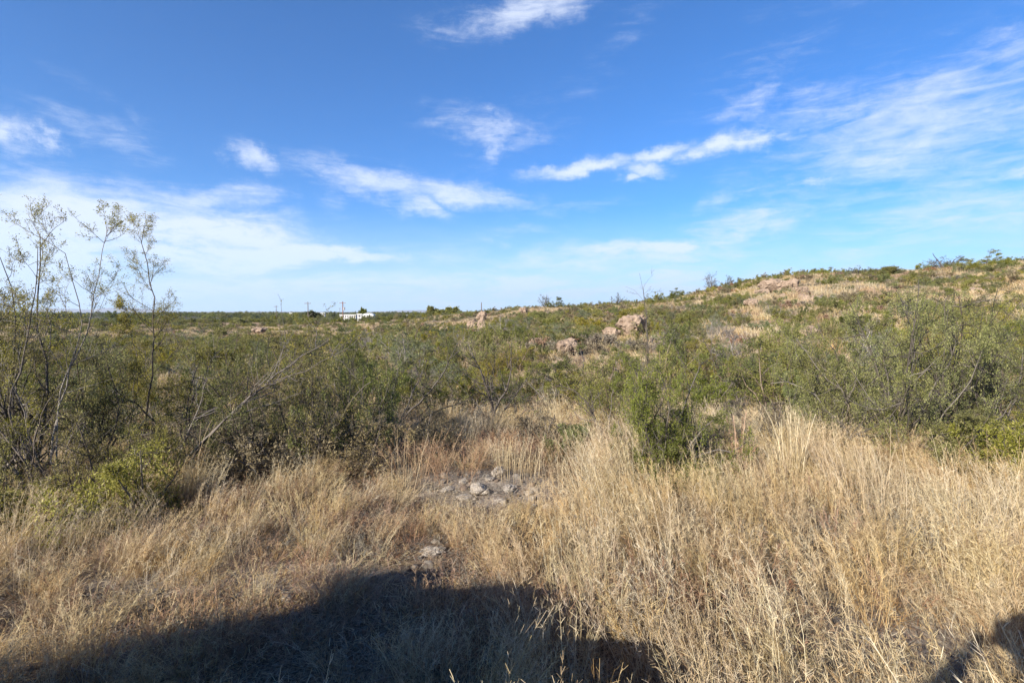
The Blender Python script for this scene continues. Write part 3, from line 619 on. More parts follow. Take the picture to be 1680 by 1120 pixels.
hero('arching_mesquite', 'mesquite with a long grey branch arching up to the right', 286, 794, 560, 90, M_leafY, 6, stems=0,
     given=stems_px(286, 794, [[(284, 794, 0), (313, 744, 0), (357, 701, 0), (412, 645, .1), (463, 609, .1), (498, 585, .2), (545, 553, .3)],
                               [(286, 794, 0), (316, 742, 0), (360, 700, 0), (410, 650, .1), (470, 612, .0), (502, 606, -.1), (549, 583, -.2)],
                               [(280, 794, 0), (300, 730, .2), (330, 660, .4), (345, 590, .5)]]), gr=np.array([.022, .016, .016]),
     L1=9, L2=5, L3=3, lpt=5, lsize=.024, lwid=.4, low=.38, wig=.15, up=.06, woodm=M_barkpale, leafy_from=.45)
hero('low_bush', 'low bright yellow green bush under the left mesquites', 200, 852, 745, 100, M_leafY, 7, cat='bush', **{**dn, 'tilt': (20, 80), 'lpt': 7, 'stems': 11, 'lspread': .08, 'L1': 9, 'L2': 5, 'wig': .25})
hero('low_bush', 'low yellow green sprawl at the left edge by the grass', 30, 872, 800, 75, M_leafY, 8, cat='bush', **{**dn, 'tilt': (20, 75), 'lpt': 4, 'stems': 7})
hero('leafy_mesquite', 'olive mesquite right behind the sapling', 300, 745, 575, 95, M_leafY, 9, **dn)
hero('leafy_mesquite', 'dark bushy mesquite left in the thicket beyond the arching branch', 402, 768, 560, 105, M_leafD, 10, **dn)
hero('leafy_mesquite', 'broad dark mesquite in the middle of the left thicket', 505, 755, 548, 110, M_leafY, 11, **dn)
hero('leafy_mesquite', 'darkest low mesquite at the right end of the left thicket', 590, 748, 592, 85, M_leafD, 12, **{**dn, 'lpt': 9})
hero('leafy_mesquite', 'yellowish mesquite behind the left thicket', 350, 690, 530, 110, M_leafY, 13, **dn)
hero('leafy_mesquite', 'mesquite behind the thicket just left of the open branched shrub', 560, 690, 545, 90, M_leaf, 14, **dn)
hero('open_mesquite', 'open branched mesquite leaning right beside the left thicket', 648, 712, 565, 80, M_leaf, 15, stems=0,
     given=stems_px(648, 712, [[(648, 712, 0), (665, 680, 0), (700, 650, 0), (735, 600, 0), (748, 570, .1)], [(648, 712, 0), (640, 660, .2), (655, 600, .2), (662, 555, .3)],
                               [(650, 712, 0), (690, 690, -.3), (730, 668, -.4), (775, 655, -.4)], [(640, 712, 0), (600, 670, .1), (585, 620, .2), (560, 590, .2)], [(646, 712, 0), (680, 640, .5), (700, 590, .8)]]),
     gr=np.array([.03, .022, .02, .02, .02]), L1=9, L2=6, L3=4, lpt=4, lsize=.026, low=.25, leafy_from=.4)
hero('dead_mesquite', 'nearly bare dark limbed mesquite standing at the centre', 811, 706, 560, 75, M_leaf, 16, cat='small tree', stems=0,
     given=stems_px(811, 706, [[(811, 706, 0), (809, 665, 0), (800, 640, 0), (785, 600, 0), (768, 565, .1)], [(813, 706, 0), (811, 665, 0), (832, 640, -.1), (842, 600, -.2), (838, 570, -.2)],
                               [(812, 706, 0), (826, 672, .2), (852, 640, .3), (872, 610, .3)], [(808, 706, 0), (790, 672, .2), (762, 640, .4), (742, 620, .5)], [(814, 706, 0), (846, 690, -.2), (866, 668, -.3), (884, 662, -.4)], [(811, 706, 0), (806, 640, .5), (812, 585, .6)]]),
     gr=np.array([.035, .03, .022, .02, .016, .02]), L1=9, L2=6, L3=4, lpt=3, lsize=.028, low=.3, leafy_from=.62, wig=.2)
hero('arching_shrub', 'thin shrub with a bare branch arching over to the left right of centre', 998, 745, 618, 60, M_leaf, 17, stems=0,
     given=stems_px(998, 745, [[(998, 745, 0), (985, 700, 0), (965, 660, 0), (945, 640, 0), (912, 632, 0)], [(1000, 745, 0), (1000, 680, .2), (1010, 620, .3)], [(996, 745, 0), (975, 690, .3), (968, 640, .4)]]),
     gr=np.array([.022, .016, .014]), L1=6, L2=5, L3=4, lpt=4, lsize=.026, low=.3, leafy_from=.5)
hero('leafy_mesquite', 'round green mesquite right of the centre in front of the grass', 1080, 792, 592, 118, M_leafD, 18, **{**dn, 'lpt': 10, 'stems': 14, 'tilt': (18, 80), 'lsize': .020, 'wig': .26})
hero('low_bush', 'dense green base of bush right of the centre', 1105, 790, 680, 85, M_leafD, 19, cat='bush', **{**dn, 'lpt': 12, 'tilt': (15, 80), 'wig': .26, 'lsize': .019})
hero('leafy_mesquite', 'dark green mesquite behind the grass at the foot of the slope', 1220, 662, 560, 105, M_leafD, 20, **{**dn, 'lsize': .034, 'lpt': 8})
hero('leafy_mesquite', 'leftmost mesquite of the big right thicket', 1365, 742, 528, 110, M_leaf, 21, **{**dn, 'lpt': 13})
hero('leafy_mesquite', 'tall broad mesquite in the middle of the right thicket', 1470, 758, 480, 140, M_leaf, 22, **{**dn, 'stems': 11, 'r0': .026, 'L1': 12, 'lpt': 13, 'L3': 4, 'lsize': .020})
hero('leafy_mesquite', 'grey limbed mesquite at the right of the thicket with dark open centre', 1618, 752, 485, 120, M_leafD, 23, **{**dn, 'stems': 10, 'r0': .026, 'lpt': 14, 'lsize': .020})
hero('leafy_mesquite', 'mesquite cut by the right edge of the frame', 1740, 745, 480, 125, M_leaf, 24, **{**dn, 'lpt': 12})
hero('low_bush', 'low green bush before the right thicket', 1562, 782, 672, 80, M_leaf, 25, cat='bush', **{**dn, 'tilt': (20, 70)})
hero('low_bush', 'low green bush at the lower right edge of the thicket', 1668, 800, 690, 75, M_leaf, 26, cat='bush', **{**dn, 'tilt': (20, 70)})
hero('leafy_mesquite', 'yellow green mesquite behind the right thicket', 1560, 690, 500, 110, M_leafY, 27, **{**dn, 'lsize': .034})
hero('leafy_mesquite', 'small mesquite left of the right thicket', 1318, 715, 610, 50, M_leafG, 28, **{**dn, 'lpt': 8})
hero('small_bush', 'small green bush in the grass right of the bushy base', 1170, 812, 768, 22, M_leaf, 29, cat='bush', **{**dn, 'L1': 5, 'L2': 4})
hero('leafy_mesquite', 'grey green low scrub right of centre behind the arching branch', 935, 745, 700, 55, M_leafG, 30, **{**dn, 'lpt': 7})
hero('bare_shrub', 'tangle of bare grey stems leaning left low at the left edge', 60, 822, 640, 80, M_leafY, 58, stems=0, woodm=M_barkpale,
     given=stems_px(70, 822, [[(70, 822, 0), (35, 770, 0), (-10, 730, .1), (-60, 700, .1)], [(74, 822, 0), (50, 760, -.2), (8, 700, -.2), (-30, 650, -.2)], [(66, 822, 0), (60, 760, -.3), (70, 700, -.3), (95, 650, -.3)],
                              [(60, 822, 0), (20, 790, -.3), (-30, 782, -.3)], [(80, 822, 0), (110, 770, -.2), (128, 715, -.2), (150, 680, -.2)], [(64, 822, 0), (30, 745, .3), (12, 670, .3), (20, 610, .3)]]),
     gr=np.array([.024, .018, .013, .016, .012, .018]), L1=8, L2=5, L3=3, lpt=2, low=.2, wig=.2, leafy_from=.6, lm1=.35)
for i, (lb, px, b, t_, hw, m, kk) in enumerate([
  ('leafy bush low before the left edge trunks', -30, 838, 690, 70, M_leafY, dict(lpt=4)), ('twiggy olive bush under the tall forked mesquite', 150, 838, 690, 70, M_leafY, dict(lpt=4)),
  ('yellow green bush right of the low bright bush', 262, 815, 690, 65, M_leafY, dict(lpt=6)), ('brown twiggy bush under the arching branch', 350, 775, 680, 70, M_leafT, dict(lpt=4)),
  ('brown dead undergrowth at the foot of the left thicket', 470, 782, 700, 80, M_leafT, dict(lpt=3)), ('dark brown undergrowth at the right foot of the left thicket', 590, 775, 690, 70, M_leafT, dict(lpt=3)),
  ('dead brown scrub between thicket and open branched shrub', 705, 745, 675, 60, M_leafT, dict(lpt=3)), ('dry brown scrub behind the bare centre tree', 880, 735, 690, 60, M_leafT, dict(lpt=3)),
  ('low olive scrub left behind the round green mesquite', 985, 715, 640, 55, M_leaf, dict(lpt=5)), ('low twiggy bush between centre bush and right thicket', 1240, 745, 665, 70, M_leafT, dict(lpt=4))]):
    hero('undergrowth_bush', lb, px, b, t_, hw, m, 60 + i, cat='bush', **{**dn, 'tilt': (15, 75), 'L1': 9, 'L2': 5, **kk})
# dead upright sapling on the slope
hero('bare_sapling', 'bare thin sapling with spread twigs standing above the ridge line', 1063, 640, 448, 30, M_leafT, 31, cat='small tree', stems=0, woodm=M_bark,
     given=stems_px(1063, 640, [[(1066, 640, 0), (1063, 560, 0), (1058, 500, 0), (1053, 462, 0), (1049, 448, 0)], [(1064, 640, 0), (1061, 520, 0), (1056, 488, 0), (1040, 472, .1), (1026, 470, .1)],
                                [(1065, 640, 0), (1061, 510, 0), (1058, 486, 0), (1068, 476, -.1), (1073, 473, -.1)], [(1064, 640, 0), (1060, 500, 0), (1052, 468, 0), (1060, 456, 0), (1073, 449, 0)]]),
     gr=np.array([.016, .011, .010, .010]), L1=6, L2=3, L3=2, lpt=3, lsize=.03, low=.15, leafy_from=.55, wig=.1, up=.05, lm1=.25)

# standing dry stalks that one can tell apart
def stalks(name, label, px, base, top, hw, m, seed, n=14, w=.004, lean=0., pan=0, panl=.05, cat='grass clump', spread=.15, blades=10, curl=.1):
    x, y = ground_at(px, base); h = (base - top) / 840 * y
    V, F, T = tuft(seed, n=n, h=h * 1.0, rad_=hw / 840 * y, lean=lean, w=w, pan=pan, panl=panl, spread=spread, blades=blades, curl=curl)
    o = link(name, mesh_np(name, V, F, [m], attr=T), None, (x, y, tz(x, y)), (0, 0, 0)); tag(o, label, cat); return o
stalks('tall_grass', 'tallest pale yellow grass clump before the right thicket', 1300, 812, 668, 15, M_straw2, 700, n=95, w=.0062, lean=-.12, pan=0, blades=24)
stalks('tall_grass', 'pale grass clump leaning left beside the tallest one', 1258, 820, 700, 30, M_straw2, 701, n=40, w=.0046, lean=-.4, pan=2)
stalks('tall_grass', 'long leaning stems right of the tallest pale clump', 1420, 850, 690, 70, M_straw2, 702, n=70, w=.0044, lean=-.4, pan=0)
stalks('tall_grass', 'loose tall stems before the right end of the thicket', 1600, 850, 715, 70, M_straw2, 703, n=60, w=.0042, lean=-.3, pan=2)
stalks('tall_grass', 'dense leaning straw clump right of the bare patch', 1010, 860, 725, 55, M_straw2, 704, n=120, w=.0036, lean=-.45, pan=4)
stalks('tall_grass', 'upright straw clump behind the bare patch', 850, 785, 716, 40, M_straw, 705, n=90, w=.004, lean=.05, pan=3)
stalks('dry_weed', 'tall rusty pink weed spike right of the green bush', 1214, 815, 685, 9, M_rust, 706, n=16, w=.008, pan=40, panl=.04, cat='dry weed', spread=.08)
stalks('dry_weed', 'second shorter rusty weed left of the pale clump', 1245, 818, 742, 14, M_rust, 707, n=12, w=.006, pan=26, panl=.04, cat='dry weed', spread=.2)
stalks('stalk_clump', 'fan of thin upright dry stems left of the bare patch', 664, 812, 700, 22, M_straw2, 708, n=16, w=.0045, lean=.05, pan=0, spread=.28, cat='dry stems')
stalks('dry_weed', 'reddish branching dead weed behind the fan of stems', 690, 790, 705, 40, M_rust, 709, n=40, w=.004, pan=12, panl=.09, cat='dry weed', spread=.5)
stalks('dry_weed', 'reddish dead weed at the back left of the bare patch', 745, 785, 722, 45, M_rust, 710, n=50, w=.004, pan=12, panl=.08, cat='dry weed', spread=.5)
stalks('dry_weed', 'dark dead weed standing in the left foreground', 145, 1050, 985, 8, M_greyw, 711, n=5, w=.006, pan=30, panl=.03, cat='dry weed', spread=.15, blades=0)
for i, (px, b, t_, ln, lb) in enumerate([(330, 812, 690, .35, 'long dry stem leaning right by the arching branch'), (318, 806, 715, .1, 'upright dry stem by the arching branch'), (1690, 905, 770, -.3, 'tall leaning grass at the right edge'), (470, 800, 752, .3, 'dry grass tuft under the left thicket')]):
    stalks('stalk_clump', lb, px, b, t_, 14, M_straw2, 720 + i, n=9, w=.005, lean=ln, pan=1, spread=.12, cat='dry stems')

# ------------------------------------------------------------------ shrubs over the plain and the slopes
mid = dict(height=1.5, spread=1.15, stems=8, low=.05, tilt=(8, 75), ang=58, L1=8, L2=5, L3=3, lpt=7, lsize=.044, lwid=.38, lspread=.05, thick=1.8, r0=.03, sides=3, K0=7)
P_mid = {'olive': [one_mesh(800 + i, M_leaf, M_twig, **mid) for i in range(4)], 'dark': [one_mesh(810 + i, M_leafD, M_bark, **{**mid, 'lpt': 9}) for i in range(2)],
         'yellow': [one_mesh(820 + i, M_leafY, M_twig, **mid) for i in range(2)], 'greyish': [one_mesh(830 + i, M_leafG, M_pale, **mid) for i in range(2)],
         'bare': [one_mesh(840 + i, M_leafT, M_pale, **{**mid, 'lpt': 1, 'L3': 5, 'leafy_from': .5, 'thick': 3}) for i in range(2)],
         'tan': [one_mesh(850 + i, M_leafT, M_twig, **{**mid, 'height': .9, 'tilt': (10, 75), 'lpt': 5}) for i in range(2)]}
farp = dict(height=1.3, spread=1.2, stems=7, low=.05, tilt=(8, 78), ang=58, L1=8, L2=5, L3=2, lpt=6, lsize=.075, lwid=.45, lspread=.10, thick=3, r0=.03, sides=3, K0=5, twigs=False)
P_far = [one_mesh(900 + i, m, M_twig, **farp) for i, m in enumerate([M_leaf, M_leaf, M_leafD, M_leafY, M_leafG, M_leafT])]
far_extent = [float(np.percentile(np.abs(np.array([v.co[:] for v in me.vertices])[:, 0]), 95)) for me in P_far]
rng = np.random.RandomState(77)
def clear_spots(x, y):
    """grassy clearings that stay free of shrubs"""
    c = 0
    for (px, py, hw, hd) in CLEAR: cx_, cy_ = px; c = c + np.exp(-((x - cx_) / hw) ** 2 - ((y - cy_) / hd) ** 2)
    return c
CLEAR = []
for px, py, hw, hd in [(905, 632, 2.2, 2.8), (1000, 598, 3.2, 3.5), (1260, 570, 3, 4), (700, 655, .8, 1.2), (1180, 715, 1.6, 1.5), (880, 745, 2.0, 1.5), (760, 690, 1, 1.5)]:
    CLEAR.append((ground_at(px, py), 0, hw, hd))
cand = []
tries = 0
r_lo, r_hi = 10.5, 62
pts_ = []
cell = {}
while tries < 9000:
    tries += 1
    r = math.sqrt(rng.uniform(r_lo ** 2, r_hi ** 2)) if rng.uniform() < .6 else rng.uniform(r_lo, r_hi); a = rng.uniform(-rad(50), rad(50)); x, y = r * math.sin(a), r * math.cos(a)
    hillside = tz(x, y) > 2.0
    dens = .5 + .5 * float(fbm(np.array(x / 12 + 4), np.array(y / 12), 2)) * 1.6 + (.25 if x < 3 else -.34 if hillside else .0)
    if rng.uniform() > dens: continue
    if rng.uniform() < clear_spots(x, y) * 1.6: continue
    s = rng.uniform(.42, .9) * (.85 if hillside else 1.) * (1.3 if r < 22 else 1.); rr = .95 * s
    if any((x - hx) ** 2 + (y - hy) ** 2 < (hw * .8 + rr * .5) ** 2 for hx, hy, hw in hero_xy): continue
    if any(abs(x / y - bx / by) * y < bw + rr * .7 and y < by and y > by * .8 - 2 and rng.uniform() < .9 for bx, by, bw in boulder_xy): continue
    ck = (int(x // 3), int(y // 3)); ok = True
    for i in (-1, 0, 1):
        for j in (-1, 0, 1):
            for (qx, qy, qr) in cell.get((ck[0] + i, ck[1] + j), ()):
                if (qx - x) ** 2 + (qy - y) ** 2 < (.72 * (qr + rr)) ** 2: ok = False
    if not ok: continue
    cell.setdefault(ck, []).append((x, y, rr)); cand.append((s / r, x, y, s, hillside))
cand.sort(reverse=True)
LMK = [('large holed boulder', 1036, 533), ('skyline crag', 1282, 470), ('small cleft outcrop', 788, 530), ('slanted rock slab', 660, 553), ('tall grey utility pole', 506, 510), ('sapling', 246, 540),
       ('bare centre tree', 811, 640), ('arching branch', 480, 610), ('right thicket', 1450, 560), ('round green mesquite', 1070, 640), ('dark foot shrub', 1220, 600), ('pinkish low boulder', 932, 566), ('left edge trunks', 40, 540), ('tan slope boulder', 1327, 543), ('crest shrub', 1625, 470)]
def where(x, y, s):
    px = 840 + 840 * x / y; py = 512 - 840 * (tz(x, y) + .6 * s - EYE) / y
    if px < 0 or px > 1680: return 'beyond the %s edge of the picture, %s' % ('left' if px < 0 else 'right', 'near' if y < 14 else 'farther out' if y < 25 else 'far off')
    d = sorted((math.hypot(px - a, (py - b) * 1.6), n, a, b) for n, a, b in LMK)[0]; dx, dy = px - d[2], py - d[3]; side = 'left' if dx < 0 else 'right'
    far = 'just ' if d[0] < 45 else 'well ' if d[0] > 110 else ''
    if abs(dx) > 2.2 * abs(dy): return far + '%s of the %s' % (side, d[1])
    if abs(dy) > 2.2 * abs(dx): return far + ('above the ' if dy < 0 else 'below the ') + d[1]
    return far + ('up and ' if dy < 0 else 'down and ') + side + ' of the ' + d[1]
for o_, x_, y_, s_ in HILLROCKS: tag(o_, '%s loose rock lying %s' % ('small' if s_ < .42 else 'larger' if s_ > .6 else 'fist shaped', where(x_, y_, .3)), 'rock', 'loose rocks scattered on the slope')
zone = lambda x, y, hill: ('on the dry right hand slope' if hill else 'on the plain left of centre' if x < -.15 * y else 'in the low ground before the slope')
words = {'olive': 'olive green shrub', 'dark': 'dark green shrub', 'yellow': 'yellow green shrub', 'greyish': 'grey green shrub', 'bare': 'nearly leafless brown shrub', 'tan': 'low tan dried shrub'}
far_pts = []
kinds = list(words)
for i, (_, x, y, s, hill) in enumerate(cand):
    pr = [.36, .14, .17, .13, .09, .11] if not hill else [.25, .05, .15, .15, .15, .25]
    kd = kinds[rng.choice(6, p=pr)]
    if i < 296:
        me = P_mid[kd][rng.randint(len(P_mid[kd]))]
        o = link('shrub', me, None, (x, y, tz(x, y) - .04), (rng.normal(0, .08), rng.normal(0, .08), rng.uniform(0, 6.28)), (s * rng.uniform(.85, 1.2), s * rng.uniform(.85, 1.2), s * rng.uniform(.8, 1.1)))
        tag(o, '%s %s %s' % ('small' if s < .6 else 'large' if s > .85 else 'middling', words[kd], where(x, y, s)), 'shrub', '%ss %s' % (words[kd], zone(x, y, hill)))
    else: far_pts.append((x, y, s * 1.0))
_seen = {}
for o in COL.objects:
    if o.get('group') and o.get('category'): _seen.setdefault(o['label'], []).append(o)
for lb, os_ in _seen.items():
    if len(os_) < 2: continue
    os_.sort(key=lambda o: math.hypot(o.location.x, o.location.y)); nm = ['nearer', 'farther'] if len(os_) == 2 else ['nearest', 'second nearest', 'third nearest', 'fourth nearest', 'fifth nearest', 'sixth nearest', 'seventh nearest', 'eighth nearest', 'ninth nearest', 'tenth nearest']
    for k, o in enumerate(os_): o['label'] = lb.replace(lb.split()[0], nm[min(k, len(nm) - 1)] + ' ' + lb.split()[0], 1)
# the rest of the scrub, out to the skyline and across the far plain
def far_scrub(name, r0, r1, dens, smin, smax, label, half=50, seed=9, protos=P_far, probs=(.2, .16, .08, .16, .14, .26), extra=()):
    rng = np.random.RandomState(seed); x, y = scatter(rng, r0, r1, dens, half, lambda x, y: np.clip(.62 + .9 * fbm(x / 22, y / 22, 3) - .3 * (terr(x, y) > 2), 0.05, 1))
    s = rng.uniform(smin, smax, len(x)); s = s * np.where(terr(x, y) > 2.5, .78, 1.)
    if len(extra): e = np.array(extra); x = np.r_[x, e[:, 0]]; y = np.r_[y, e[:, 1]]; s = np.r_[s, e[:, 2]]
    n = len(x); P = place(x, y); P[:, 2] -= .08
    sc = np.stack([s * rng.uniform(.85, 1.3, n), s * rng.uniform(.85, 1.3, n), s * rng.uniform(.75, 1.1, n)], -1)
    return instancer(name, P, np.stack([rng.normal(0, .05, n), rng.normal(0, .05, n), rng.uniform(0, 6.28, n)], -1), sc, rng.choice(len(protos), n, p=probs), protos, label)
far_scrub('distant_scrub', 60, 150, .13, .45, .95, 'scrub covering the ridge and the plain behind', extra=far_pts)
x, y = scatter(rng, 66, 98, .20, 50, lambda x, y: np.where((x > .1 * y) & (np.hypot(x, y) > .84 * np.interp(np.arctan2(x, y), _az, _R)), 1., 0.)); n = len(x)
instancer('crest_scrub', place(x, y) - np.array([0, 0, .06]), np.stack([0 * x, 0 * x, rng.uniform(0, 6.28, n)], -1), rng.uniform(.3, .8, n), rng.choice(6, n, p=[.24, .2, .08, .12, .16, .2]), P_far, 'low soft scrub along the crest of the slope')
x, y = scatter(rng, 22, 95, 0.34, 50, lambda x, y: np.clip(.5 + fbm(x / 9, y / 9, 2), 0, 1)); n = len(x)
P_low = [one_mesh(950 + i, m, M_twig, **{**farp, 'height': .7, 'spread': .9, 'tilt': (20, 80), 'lsize': .07, 'stems': 6, 'L1': 6, 'thick': 3}) for i, m in enumerate([M_leafT, M_leafG, M_leaf, M_rust, M_greyw])]
instancer('low_scrub', place(x, y) - np.array([0, 0, .05]), np.stack([0 * x, 0 * x, rng.uniform(0, 6.28, n)], -1), rng.uniform(.4, 1.0, n), rng.choice(5, n, p=[.36, .18, .12, .17, .17]), P_low, 'knee high scrub between the larger shrubs')
far_scrub('far_thicket', 150, 700, .022, .7, 1.9, 'distant thicket across the plain', half=50, seed=21, probs=(.2, .2, .35, .05, .15, .05))
far_scrub('woodland', 700, 2600, .0006, 5, 9.0, 'dark woodland at the horizon', half=50, seed=22, probs=(.1, .2, .55, 0., .15, .0))

# plants one can tell apart on the skyline
def sky_plant(name, label, px, top, hw, leafm, seed, hpx, cat='shrub', dep=None, **kw):
    a = math.atan((px - 840) / 840)
    if dep is None: dep = float(np.interp(a, _az, _R)) * math.cos(a) * .985
    x, y = (px - 840) / 840 * dep, dep; z = tz(x, y); zt = W3(px, top, dep)[2]; h = max(zt - z, hpx / 840 * dep)
    p = dict(seed=seed, height=h * .8, spread=hw / 840 * dep, stems=7, L1=7, L2=5, L3=3, lpt=7, lsize=.055, lwid=.42, lspread=.09, thick=4, r0=.05, sides=3, K0=7, low=.05, tilt=(8, 72), ang=58); p.update(kw)
    wd, l = plant(**p); allp = l[0] if l else wd[0]; s = np.array([1, 1, h / np.percentile(allp[:, 2], 98.5)]); s[:2] = hw / 840 * dep / np.percentile(np.abs(allp[:, 0]), 95)
    e = link(name, None, loc=(x, y, z)); tag(e, label, cat)
    link('trunk', mesh_np('trunk', wd[0] * s, wd[1], [M_bark], attr=wd[2]), e)
    if l: link('crown', mesh_np('crown', l[0] * s, l[1], [leafm], attr=l[2]), e)
    return e
sky_plant('skyline_shrub', 'sparse round shrub alone on the skyline at right', 1549, 427, 30, M_leafG, 1001, 20, lpt=3, leafy_from=.3)
sky_plant('skyline_shrub', 'big rounded olive shrub on the right crest', 1625, 437, 34, M_leaf, 1002, 34, dep=56, lpt=12)
sky_plant('skyline_shrub', 'thin spreading shrub on the skyline above the crag', 1405, 437, 22, M_leafG, 1003, 14, lpt=2, leafy_from=.5)
sky_plant('skyline_tree', 'thin leafless little tree at the left end of the crest', 1165, 446, 9, M_leafT, 1004, 26, lpt=1, tilt=(3, 25), leafy_from=.7)
sky_plant('skyline_shrub', 'sparse low shrub right of the leafless tree on the crest', 1196, 452, 14, M_leafG, 1005, 14, lpt=2, leafy_from=.5)
sky_plant('skyline_shrub', 'dark dense bush on the skyline behind the bare sapling', 1106, 474, 15, M_leafD, 1006, 14, lpt=14)
sky_plant('skyline_shrub', 'rounded green bush left of the dark bush on the skyline', 1079, 480, 14, M_leaf, 1007, 12, lpt=10)
sky_plant('skyline_shrub', 'thin twiggy shrub on the low skyline near the centre', 1012, 482, 14, M_leafG, 1008, 14, lpt=2, leafy_from=.5)
sky_plant('skyline_shrub', 'olive bushes clump on the low skyline near the centre', 915, 488, 20, M_leaf, 1009, 12, lpt=9)
sky_plant('skyline_shrub', 'spiky small shrub on the skyline left of the olive clump', 893, 484, 9, M_leafT, 1010, 14, lpt=2)
sky_plant('skyline_shrub', 'olive shrub on the crest between crag and round shrub', 1455, 442, 18, M_leaf, 1011, 12, lpt=8)
sky_plant('skyline_shrub', 'low olive shrub on the crest right above the crag', 1345, 447, 18, M_leaf, 1012, 12, lpt=8)
sky_plant('plain_tree', 'round dark tree on the far plain left of the small outcrop', 707, 504, 8, M_leaf, 1013, 12, cat='tree', dep=170, lsize=.5, lspread=.3, lpt=9)
sky_plant('plain_tree', 'wide green tree on the far plain beside the round one', 735, 506, 14, M_leaf, 1014, 10, cat='tree', dep=165, lsize=.5, lspread=.3, lpt=9)
sky_plant('plain_tree', 'dark flat topped tree by the second utility pole', 511, 512, 14, M_leafD, 1015, 8, cat='tree', dep=230, lsize=.6, lspread=.4, lpt=9)
sky_plant('plain_tree', 'small dark tree standing behind the white buildings', 596, 507, 5, M_leafD, 1016, 10, cat='tree', dep=372, lsize=.9, lspread=.5, lpt=9)

# ------------------------------------------------------------------ far built things
M_white = simple('white_paint', (.42, .41, .40), .5); M_shade = simple('dark_opening', (.05, .05, .055), .6); M_roof = simple('white_roof', (.56, .56, .55), .45)
M_polew = simple('weathered_pole', (.11, .085, .075), .8); M_red = simple('reddish_pole', (.15, .07, .055), .8); M_metal = simple('grey_metal', (.35, .36, .37), .45, .6)
def box(bm, x0, x1, y0, y1, z0, z1):
    v = [bm.verts.new((x, y, z)) for z in (z0, z1) for y in (y0, y1) for x in (x0, x1)]
    for f in ((0, 2, 3, 1), (4, 5, 7, 6), (0, 1, 5, 4), (2, 6, 7, 3), (0, 4, 6, 2), (1, 3, 7, 5)): bm.faces.new([v[i] for i in f])
def done(name, bm, m, parent=None, loc=(0, 0, 0), rot=(0, 0, 0), bev=0, smooth_=False):
    if bev: bmesh.ops.bevel(bm, geom=bm.edges[:], offset=bev, segments=2, affect='EDGES')
    bmesh.ops.recalc_face_normals(bm, faces=bm.faces); me = bpy.data.meshes.new(name); bm.to_mesh(me); bm.free(); me.materials.append(m)
    if smooth_: me.polygons.foreach_set('use_smooth', [True] * len(me.polygons))
    return link(name, me, parent, loc, rot)
def house(label, px, top, wpx, dep, hgt, arched=False, nwin=4):
    x, y = (px - 840) / 840 * dep, dep; zt = W3(px, top, dep)[2]; w = wpx / 840 * dep; e = link('white_building', None, loc=(x, y, zt - hgt)); tag(e, label, 'building')
    dp = w * .7; wall_h = hgt * (.62 if arched else .86)
    bm = bmesh.new(); box(bm, -w / 2, w / 2, 0, dp, -3, wall_h); done('wall', bm, M_white, e)
    bm = bmesh.new()
    if arched:
        n = 14; f, b = [], []
        for i in range(n + 1):
            a = math.pi * i / n; X, Z = -(w / 2 + .2) * math.cos(a), wall_h + .003 + (hgt - wall_h) * math.sin(a); f.append(bm.verts.new((X, -.3, Z))); b.append(bm.verts.new((X, dp + .3, Z)))
        for i in range(n): bm.faces.new((f[i], f[i + 1], b[i + 1], b[i]))
        bm.faces.new(f); bm.faces.new(b[::-1]); bm.faces.new((f[0], b[0], b[n], f[n]))
    else: box(bm, -w / 2 - .4, w / 2 + .4, -.4, dp + .4, wall_h + .003, hgt)
    done('roof', bm, M_roof, e)
    for i in range(nwin):
        X = -w / 2 + w * (i + .5) / nwin; bm = bmesh.new(); box(bm, X - w / nwin * .22, X + w / nwin * .22, -.06, .002, wall_h * .35, wall_h * .82); done('window', bm, M_shade, e)
    return e
house('white building with an arched roof on the far plain', 604, 513.6, 18, 360, 4.6, True, 3)
house('long low white building left of the arched roof', 571, 515.8, 26, 380, 3.0, False, 7)
house('tiny white building between the two larger ones', 590, 514.6, 7, 350, 3.2, False, 1)
house('small pale building far right of the arched roof', 668, 516.2, 8, 420, 2.6, False, 2)
house('faint pale building on the plain at the left', 478, 512.8, 5, 900, 3.5, False, 2)
house('faint pale building between two utility poles', 530, 513.0, 7, 880, 3.5, False, 2)
def pole(label, px, top, dep, m, arm=True, trans=False, r=.16):
    x, y = (px - 840) / 840 * dep, dep; z = tz(x, y); zt = W3(px, top, dep)[2]; e = link('utility_pole', None, loc=(x, y, z)); tag(e, label, 'utility pole')
    bm = bmesh.new(); bmesh.ops.create_cone(bm, segments=10, radius1=r * 1.15, radius2=r * .8, depth=zt - z + .5, cap_ends=True); bmesh.ops.translate(bm, verts=bm.verts, vec=(0, 0, (zt - z) / 2 - .25)); done('post', bm, m, e)
    if arm:
        bm = bmesh.new(); box(bm, -1.3, 1.3, -r - .16, -r + .01, zt - z - .75, zt - z - .55); c = done('crossarm', bm, m, e)
        for X in (-1.15, -.5, .5, 1.15):
            bm = bmesh.new(); bmesh.ops.create_cone(bm, segments=8, radius1=.07, radius2=.04, depth=.24, cap_ends=True); bmesh.ops.translate(bm, verts=bm.verts, vec=(X, -r - .08, zt - z - .43)); done('insulator', bm, M_metal, c)
    if trans:
        bm = bmesh.new(); bmesh.ops.create_cone(bm, segments=12, radius1=.36, radius2=.36, depth=1.2, cap_ends=True); bmesh.ops.translate(bm, verts=bm.verts, vec=(r + .40, -.1, zt - z - 3.0)); done('transformer', bm, M_metal, e)
pole('thin utility pole farthest left on the plain', 454, 501, 300, M_polew)
pole('tall grey utility pole beside a flat topped tree', 506, 495, 205, M_polew, r=.17)
pole('reddish utility pole with a transformer near the white buildings', 563, 494.5, 215, M_red, trans=True, r=.22)
